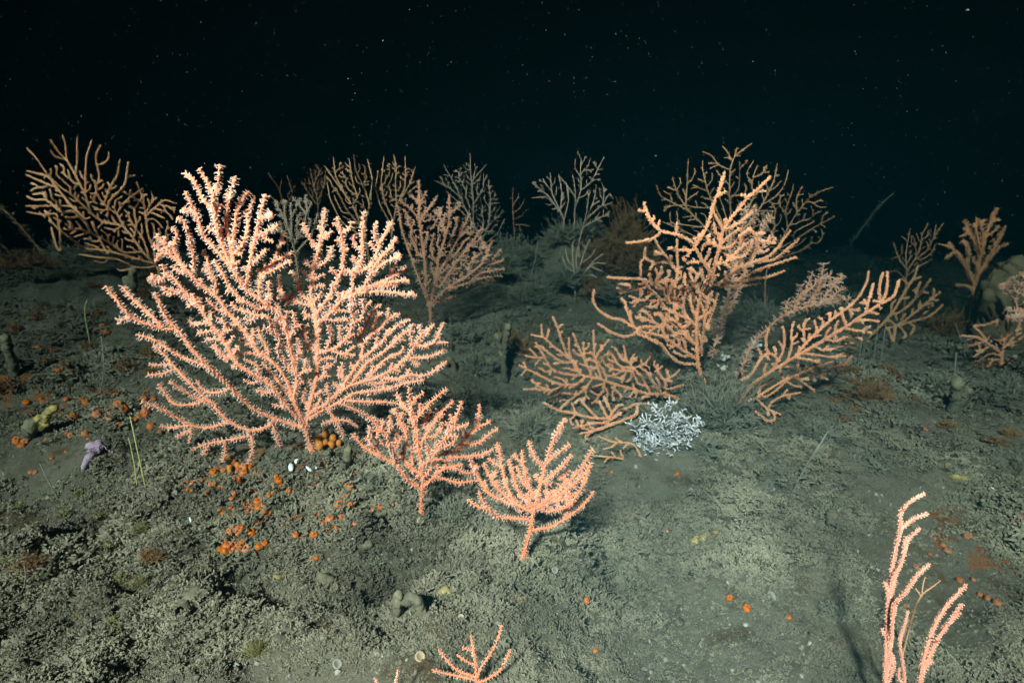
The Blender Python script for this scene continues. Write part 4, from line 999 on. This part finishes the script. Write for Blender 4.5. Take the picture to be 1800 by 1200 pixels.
# the big lobed sponge at the right edge
def lobed():
    y = 1.85; em = empty('lobed_sponge', at(np.array(1765.), np.array(570.), y)); o0 = np.array(em.location)
    tag(em, 'large buff lobed sponge, brain like, at the right edge behind the fans', 'sponge')
    s = y / FPX
    for k, (px, py, rx, ry) in enumerate([(1760, 520, 34, 40), (1790, 480, 34, 26), (1735, 545, 22, 36), (1795, 535, 30, 44), (1770, 560, 40, 34), (1815, 500, 34, 44), (1755, 590, 44, 28), (1800, 590, 46, 30)]):
        mb = MB(); c = at(np.array(float(px)), np.array(float(py)), y + 0.02 * (k % 3))
        ball(mb, c, (rx * s, rx * s * 0.9, ry * s), 44, 30, 0.5, 0.26, 0.0, k * 7, fine=0.09)
        mb.build('lobe', M_BUFF, em, o0)
lobed()

# cup corals and ringed anemones: a stub with a ring of septa
def cup(label, px, py, rp, mat=M_CUP):
    p = ground_at(px, py); s = rp * pxm(p)
    mb = MB(); th = np.linspace(0, 2 * math.pi, 30)
    n = 30
    prof = [(0.8, -0.4), (0.85, 0.3), (1.0, 0.75), (0.9, 0.85), (0.55, 0.6), (0.25, 0.5), (0.0, 0.5)]
    v = []; a = np.arange(n) * 2 * math.pi / n
    for i, (r, z) in enumerate(prof):
        rr = r * (1 + (0.09 * np.cos(a * 15) if 1 <= i <= 4 else 0))
        v.append(np.stack([rr * np.cos(a), rr * np.sin(a), z + (0.09 * np.cos(a * 15) if 2 <= i <= 4 else 0) + 0 * a], -1))
    v = np.concatenate(v); i = np.arange(len(prof) - 1)[:, None] * n; j = np.arange(n)[None]; k = (j + 1) % n
    mb.add(v * s, None, np.stack([i + j, i + k, i + n + k, i + n + j], -1).reshape(-1, 4), np.repeat([0, 0, 1, 1, 0.4, 0.1, 0.0], n))
    o = mb.build('cup_coral', mat, None, (0, 0, 0)); o.location = Vector(p); o.rotation_euler = (0.75, random.uniform(-.2, .2), random.random())
    tag(o, label, 'cup coral')
cup('golden ringed cup coral at the bottom, left of the small bottom coral', 736, 1156, 11)
cup('small buff cup coral just below the foot of the left front fan', 738, 919, 7)
cup('white ribbed cup coral on the silt toward lower right', 1352, 1049, 10, M_SHELL2)
cup('greyish cup coral on the turf beneath the front right small fan', 974, 1003, 7, M_SHELL2)
cup('tiny grey cup coral on the pale silt below the white tuft', 1213, 864, 5, M_SHELL2)
cup('pale cup coral half buried at the bottom left of the centre', 591, 1168, 10, M_SHELL2)
cup('tan cup coral on the left of the lower turf beside a yellow scrap', 810, 1087, 7)
cup('grey cup coral low on the smooth silt, near the bottom', 1231, 1133, 6, M_SHELL2)

# white shell bits
def shell(label, px, py, rp, asp, rot):
    p = ground_at(px, py); s = rp * pxm(p)
    mb = MB(); ball(mb, (0, 0, 0), (s, s * asp, s * asp * 0.6), 14, 8, 0.5, 0.12, 0, int(px))
    o = mb.build('shell_fragment', M_SHELL, None, (0, 0, 0)); o.location = Vector(p) + Vector((0, 0, s * 0.3)); o.rotation_euler = (0.4, rot * 0.4, rot)
    tag(o, label, 'shell')
shell('long white shell piece under the largest fan, leftmost of the bright bits', 512, 826, 11, 0.45, 0.4)
shell('small round white shell piece above the other bright bits under the largest fan', 522, 815, 6, 0.7, 0.2)
shell('curved white shell piece in the middle of the bright bits under the largest fan', 543, 826, 9, 0.5, 1.1)
shell('rightmost small white shell piece of the bright bits under the largest fan', 555, 824, 6, 0.6, 0.9)
shell('tiny bright shell by the yellow fingered sponge at left', 66, 763, 4, 0.7, 0.2)
shell('tiny bright shell on the turf below the starfish', 270, 870, 3.5, 0.7, 0.9)
shell('tiny bluish shell on the turf below the squirt patch', 580, 1081, 4, 0.8, 0.2)
shell('tiny white shell on the dark slope below the tan fan at right', 1592, 620, 2.5, 0.7, 0.1)
shell('tiny pale shell at the far right of the turf', 1744, 861, 3.5, 0.7, 0.7)
shell('sliver of pale shell among the turf left of the squirt patch', 335, 915, 8, 0.25, 0.7)

# hydroid and bryozoan bushes
def bush(label, px, py, wp, hp, mat, n=90, y=None, name='hydroid_bush', cat='hydroid', rp=0.9, seed=1, forks=3, flat=0.7):
    rng = np.random.default_rng(seed)
    g = ground_at(px, py)
    if y is not None: g = at(np.array(float(px)), np.array(float(py)), y)
    s = g[1] / FPX
    mb = MB(); 
    for k in range(n):
        a = rng.uniform(0, 2 * math.pi); e = rng.uniform(0.15, 1.45)
        d = np.array([math.cos(a) * math.cos(e) * wp, math.sin(a) * math.cos(e) * wp * flat, math.sin(e) * hp]) * s * rng.uniform(0.55, 1.05)
        m = 7; t = np.linspace(0, 1, m)[:, None]
        curl = rng.normal(0, 0.12, 3) * np.linalg.norm(d)
        st = g + np.array([rng.normal(0, wp * 0.16), rng.normal(0, wp * 0.12), -1]) * s
        P = st + d * t + curl * t * t + rng.normal(0, 0.02, (m, 3)) * np.linalg.norm(d) * (t > 0)
        tube(mb, P, np.linspace(rp * 1.2, rp * 0.6, m) * s, 4, np.linspace(0.0, 0.7, m))
        for q in range(forks):
            i = rng.integers(2, m - 1); dd = d / np.linalg.norm(d) + rng.normal(0, 0.55, 3)
            L = np.linalg.norm(d) * rng.uniform(0.22, 0.5); dd /= np.linalg.norm(dd)
            tt = np.linspace(0, 1, 5)[:, None]
            Q = P[i] + dd * L * tt + rng.normal(0, 0.18, 3) * L * tt * tt
            tube(mb, Q, np.linspace(rp * 0.85, rp * 0.5, 5) * s, 4, np.linspace(0.4, 1.0, 5))
            for r_ in range(2):
                d3 = dd + rng.normal(0, 0.6, 3); d3 /= np.linalg.norm(d3)
                R = Q[rng.integers(1, 4)] + d3 * L * 0.5 * np.linspace(0, 1, 3)[:, None]
                tube(mb, R, np.linspace(rp * 0.7, rp * 0.4, 3) * s, 3, np.linspace(0.6, 1.0, 3))
    o = mb.build(name, mat, None, g); tag(o, label, cat); return o
def white_tuft():
    rng = np.random.default_rng(3); g = ground_at(1165, 790); s = g[1] / FPX
    mb = MB()
    for (px, py, rad, n) in [(1128, 770, 20, 26), (1150, 750, 22, 30), (1185, 748, 22, 30), (1215, 752, 18, 24), (1140, 790, 20, 26), (1120, 750, 14, 14), (1165, 722, 17, 18), (1200, 735, 16, 16), (1170, 775, 22, 28), (1196, 772, 16, 18), (1228, 740, 10, 10), (1150, 715, 10, 8), (1180, 710, 9, 8)]:
        c = at(np.array(float(px)), np.array(float(py) + rad * 0.4), g[1] + (790 - py) * 0.35 * s)
        c[2] = max(c[2], float(H(c[0], c[1])))
        for k in range(n):
            d = rng.normal(0, 1, 3); d[2] = abs(d[2]) * 0.8 + 0.1; d /= np.linalg.norm(d)
            L = rad * s * rng.uniform(0.6, 1.25); P = c + d * L * 0.15 + rng.normal(0, rad * 0.22, 3) * s
            for lev in range(3):
                d2 = d + rng.normal(0, 0.5, 3); d2 /= np.linalg.norm(d2); m = 4
                t = np.linspace(0, 1, m)[:, None]; Q = P + d2 * L * 0.42 * t + rng.normal(0, 0.05, 3) * L * t * t
                r = (1.9 - 0.35 * lev) * s
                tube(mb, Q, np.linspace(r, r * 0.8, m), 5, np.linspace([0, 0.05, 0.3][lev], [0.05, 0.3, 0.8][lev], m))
                d3 = d2 + rng.normal(0, 0.8, 3); d3 /= np.linalg.norm(d3)
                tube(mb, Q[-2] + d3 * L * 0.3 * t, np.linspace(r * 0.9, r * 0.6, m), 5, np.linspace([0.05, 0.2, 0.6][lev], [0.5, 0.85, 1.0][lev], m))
                P = Q[-1]; d = d2
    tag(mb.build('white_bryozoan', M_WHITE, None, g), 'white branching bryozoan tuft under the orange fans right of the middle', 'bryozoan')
white_tuft()
bush('bushy grey green hydroid at the meeting point of the right hand orange fans', 1258, 752, 85, 92, M_BUSH, 150, rp=1.0, seed=4)
bush('grey hydroid bush on the silt between the fans, behind the lone pale tan fan', 935, 535, 60, 45, M_BUSH, 80, rp=0.9, seed=5)
bush('grey green hydroid clump in the gap above the front right small fan', 935, 765, 55, 52, M_BUSH, 120, rp=1.1, seed=6)
bush('low grey hydroid bush below the big bushy one at right', 1230, 800, 55, 40, M_BUSH, 80, rp=1.0, seed=7)
bush('grey hydroid bush in the dark hollow between the two fan groups', 840, 655, 40, 45, M_BUSH, 70, rp=0.9, seed=8)
bush('dark hydroid bush behind the antler shaped sponge', 905, 625, 45, 50, M_RUST, 70, rp=0.9, seed=9)
bush('brown puffy hydroid on the lower left slope, right of a yellowish one', 268, 985, 30, 24, M_RUST, 90, rp=0.6, seed=10)
bush('yellowish fuzzy hydroid on the lower left slope', 195, 968, 30, 24, M_OLIVE, 80, rp=0.5, seed=11)
bush('upper yellowish hydroid puff on the lower left slope', 248, 940, 22, 26, M_OLIVE, 60, rp=0.5, seed=12)
bush('brownish feathery hydroid at the left edge of the foreground', 50, 1000, 40, 30, M_RUST, 70, rp=0.5, seed=13)
bush('olive hydroid fan below the brown puffy one', 245, 1035, 28, 28, M_OLIVE, 70, rp=0.5, seed=14)
bush('rusty brown hydroid mound on the turf below the leaning orange fan', 1530, 705, 50, 40, M_RUST, 100, rp=0.9, seed=15)
bush('reddish hydroid mound on the crest behind the rusty brown one', 1565, 672, 40, 28, M_RUST, 80, rp=0.9, seed=16)
bush('grey green hydroid bush on the turf at the far right', 1640, 690, 50, 34, M_BUSH, 80, rp=0.9, seed=17)
bush('low hydroid bush under the leaning orange fan, grey and ragged', 1440, 770, 50, 36, M_BUSH, 80, rp=0.9, seed=18)
bush('dark hydroid bush in the shade behind the tall orange fan', 1330, 590, 70, 70, M_BUSH, 110, rp=0.9, seed=19, y=1.9)
bush('dim bushy growth far away beside the rightmost of the three far grey fans', 1100, 440, 45, 75, M_RUST, 120, rp=1.2, seed=20, y=2.6)
bush('dim bushy growth far away under the three joined grey fans', 990, 450, 60, 60, M_BUSH, 110, rp=1.0, seed=21, y=2.7)
bush('small pale hydroid bush at the right edge beyond the bare silt', 1760, 700, 50, 40, M_BUSH, 70, rp=0.9, seed=22)
bush('rusty hydroid tuft at the left edge beside the upright sponge tube', 8, 690, 26, 30, M_RUST, 70, rp=0.8, seed=23)
bush('brown fuzzy hydroid above the starfish near the largest fan', 222, 650, 24, 22, M_RUST, 60, rp=0.6, seed=24)
bush('thin brown hydroid tuft in the middle of the left silt', 90, 645, 26, 22, M_RUST, 60, rp=0.6, seed=25)
bush('dark hydroid tuft on the turf left of the peach stems', 1475, 1085, 45, 26, M_BUSH, 70, rp=1.2, seed=26)
bush('grey bryozoan tuft between the two small front fans', 800, 905, 40, 30, M_BUSH, 90, rp=1.0, seed=27)
bush('ragged hydroid tuft hugging the foot of the left front fan', 655, 862, 40, 36, M_BUSH, 70, rp=1.0, seed=28)
bush('hydroid tuft with pale ends in front of the foot of the largest fan', 490, 815, 45, 32, M_BUSH, 90, rp=0.9, seed=29)
bush('olive hydroid puff at the bottom right of the left foreground', 455, 1150, 36, 34, M_OLIVE, 80, rp=0.6, seed=30)
bush('grey hydroid tuft on the ridge right of the soft silt channel', 1085, 1000, 34, 18, M_BUSH, 60, rp=1.0, seed=31)
bush('hydroid tuft on the dark ridge at the top of the soft silt channel', 1110, 945, 36, 20, M_BUSH, 60, rp=1.0, seed=32)

for (lb, px, py, y, w, h, mt) in [
    ('dim hydroid bush on top of the far mound under the grey trio', 985, 425, 2.5, 40, 30, M_BUSH),
    ('dim rusty bush on the right flank of the far mound', 1075, 455, 2.45, 45, 40, M_RUST),
    ('grey fuzzy growth on the left flank of the far mound', 925, 465, 2.45, 45, 38, M_BUSH),
    ('fuzzy grey growth at the front foot of the far mound', 985, 500, 2.3, 55, 34, M_BUSH),
    ('low brown growth on the front of the far mound beside the lone fan', 1060, 515, 2.25, 45, 30, M_RUST),
    ('grey tuft on the crest of the far mound between trio stems', 1030, 415, 2.52, 36, 24, M_BUSH),
    ('tall dark bush beside the far mound behind the tall orange fan', 1120, 480, 2.4, 50, 70, M_RUST),
    ('dim low bush at the dark horizon left of the far grey trio', 900, 455, 2.5, 45, 45, M_BUSH),
    ('wide dim bush in the gap below the tiny far sea fan', 880, 480, 2.35, 60, 40, M_BUSH),
    ('dark reddish bush behind the lone pale tan fan', 1060, 475, 2.45, 60, 50, M_RUST),
    ('grey bush on the silt left of the tall orange fan top', 1085, 530, 2.2, 45, 38, M_BUSH),
    ('dark bush behind the rosy fluffy fan at right', 1470, 560, 2.1, 60, 50, M_BUSH),
    ('dark bushy mound under the rusty upright fan', 1665, 590, 1.95, 50, 45, M_RUST),
    ('dim bush on the crest below the far left fan', 130, 460, 2.3, 60, 35, M_BUSH),
    ('low dim turf bush at the left edge of the crest', 40, 470, 2.2, 60, 30, M_RUST),
    ('feathery grey bush between the largest fan and the antler sponge', 805, 600, 1.75, 40, 35, M_BUSH)]:
    bush(lb, px, py, w, h, mt, 90, y=y, rp=1.0, seed=int(px))
# many small tufts, copies of a few
def tufts(label, group, n, x0, x1, y0, y1, wp, mat, seed):
    rng = random.Random(seed); protos = []
    for k in range(n):
        px, py = rng.uniform(x0, x1), rng.uniform(y0, y1); p = ground_at(px, py); s = pxm(p)
        if k < 4:
            o = bush(label, px, py, wp, wp * rng.uniform(0.6, 1.0), mat, 46, rp=0.9, seed=seed * 50 + k, forks=3)
            tag(o, group=group); protos.append((o, s))
        else:
            src, s0 = protos[rng.randrange(len(protos))]
            o = src.copy(); C.objects.link(o); f = s / s0 * rng.uniform(0.6, 1.25)
            o.scale = (f, f, f * rng.uniform(0.7, 1.2)); o.rotation_euler = (0, 0, rng.uniform(0, 6.3))
        o.location = Vector(p)
tufts('small grey green hydroid tuft growing on the turf of the right hand slope', 'grey tufts on the right hand slope', 30, 1340, 1810, 640, 900, 20, M_BUSH, 3)
tufts('small brown hydroid tuft growing on the turf of the right hand slope', 'brown tufts on the right hand slope', 14, 1400, 1810, 640, 800, 20, M_RUST, 4)
tufts('small shaggy hydroid tuft in the dark hollow between the two fan groups', 'tufts in the hollow between the fan groups', 22, 770, 930, 540, 760, 22, M_BUSH, 5)
tufts('small brown hydroid tuft on the dim slope at the far left', 'tufts on the dim left slope', 20, 0, 330, 470, 660, 18, M_RUST, 6)
tufts('small olive hydroid tuft on the lower left foreground turf', 'olive tufts on the left foreground', 22, 0, 480, 820, 1180, 15, M_OLIVE, 7)
tufts('small dark hydroid tuft on the foreground turf in the middle', 'dark tufts on the middle foreground', 16, 560, 1120, 880, 1160, 15, M_BUSH, 8)

# white growth coating the bare stalk beside the tall orange fan
for k, (px, py, rp) in enumerate([(1305, 640, 9), (1318, 622, 8), (1292, 655, 7), (1270, 645, 10), (1273, 630, 8), (1326, 605, 7), (1310, 655, 7)]):
    y = 1.50; p = at(np.array(float(px)), np.array(float(py)), y); s = y / FPX
    mb = MB(); 
    for q in range(9): ball(mb, RNG.normal(0, rp * 0.5, 3) * s, rp * 0.42 * s, 8, 6, RNG.uniform(0.2, 1), 0.3, 0, k * 9 + q)
    o = mb.build('encrusting_sponge', M_WHITE2, None, (0, 0, 0)); o.location = Vector(p)
    tag(o, 'whitish sponge crust on the bare stalk between the tall and the leaning orange fans', 'sponge', 'whitish crusts on the bare stalks')

# drifting specks
def snow():
    n = 20000
    px = RNG.uniform(-200, 2000, n); py = RNG.uniform(-60, 620, n) ** 1.0; y = 0.45 + 2.0 * RNG.uniform(0, 1, n) ** 0.8
    P = at(px, py, y); ok = (P[:, 2] > base_h(P[:, 0], P[:, 1]) + 0.08) & (P[:, 2] < 0.85); P = P[ok]
    r = (0.00012 + 0.0004 * RNG.uniform(0, 1, len(P)) ** 6) * np.clip(P[:, 1], 0.6, 2)
    mb = MB()
    o6 = np.array([[1, 0, 0], [-1, 0, 0], [0, 1, 0], [0, -1, 0], [0, 0, 1], [0, 0, -1.0]])
    f = np.array([[0, 2, 4], [2, 1, 4], [1, 3, 4], [3, 0, 4], [2, 0, 5], [1, 2, 5], [3, 1, 5], [0, 3, 5]])
    big = RNG.uniform(0, 1, len(P)) < 0.0015; r[big] = RNG.uniform(0.0012, 0.0030, big.sum())
    v = P[:, None] + o6[None] * r[:, None, None] * RNG.uniform(0.6, 1.7, (len(P), 1, 3))
    mb.add(v.reshape(-1, 3), (f[None] + np.arange(len(P))[:, None, None] * 6).reshape(-1, 3), None, np.repeat(big.astype(float), 6))
    tag(mb.build('marine_snow', M_SNOW), kind='stuff')
snow()

# ------------------------------------------------------------------ the water itself
def water():
    me = bpy.data.meshes.new('haze')
    x0, x1, y0, y1, z0, z1 = -16, 16, -1.0, 17, -4.6, 0.86
    v = [(x, y, z) for z in (z0, z1) for y in (y0, y1) for x in (x0, x1)]
    me.from_pydata(v, [], [(0, 2, 3, 1), (4, 5, 7, 6), (0, 1, 5, 4), (2, 6, 7, 3), (0, 4, 6, 2), (1, 3, 7, 5)])
    m = bpy.data.materials.new('haze'); m.use_nodes = True; n = m.node_tree.nodes; n.clear()
    out = n.new('ShaderNodeOutputMaterial'); pv = n.new('ShaderNodeVolumePrincipled')
    pv.inputs['Density'].default_value = WATER_DENSITY; pv.inputs['Color'].default_value = (*WATER_SCATTER, 1)
    pv.inputs['Absorption Color'].default_value = (*WATER_ABSORB, 1); pv.inputs['Anisotropy'].default_value = -0.7
    m.node_tree.links.new(pv.outputs['Volume'], out.inputs['Volume'])
    me.materials.append(m); o = bpy.data.objects.new('haze', me); C.objects.link(o); o['kind'] = 'stuff'
water()
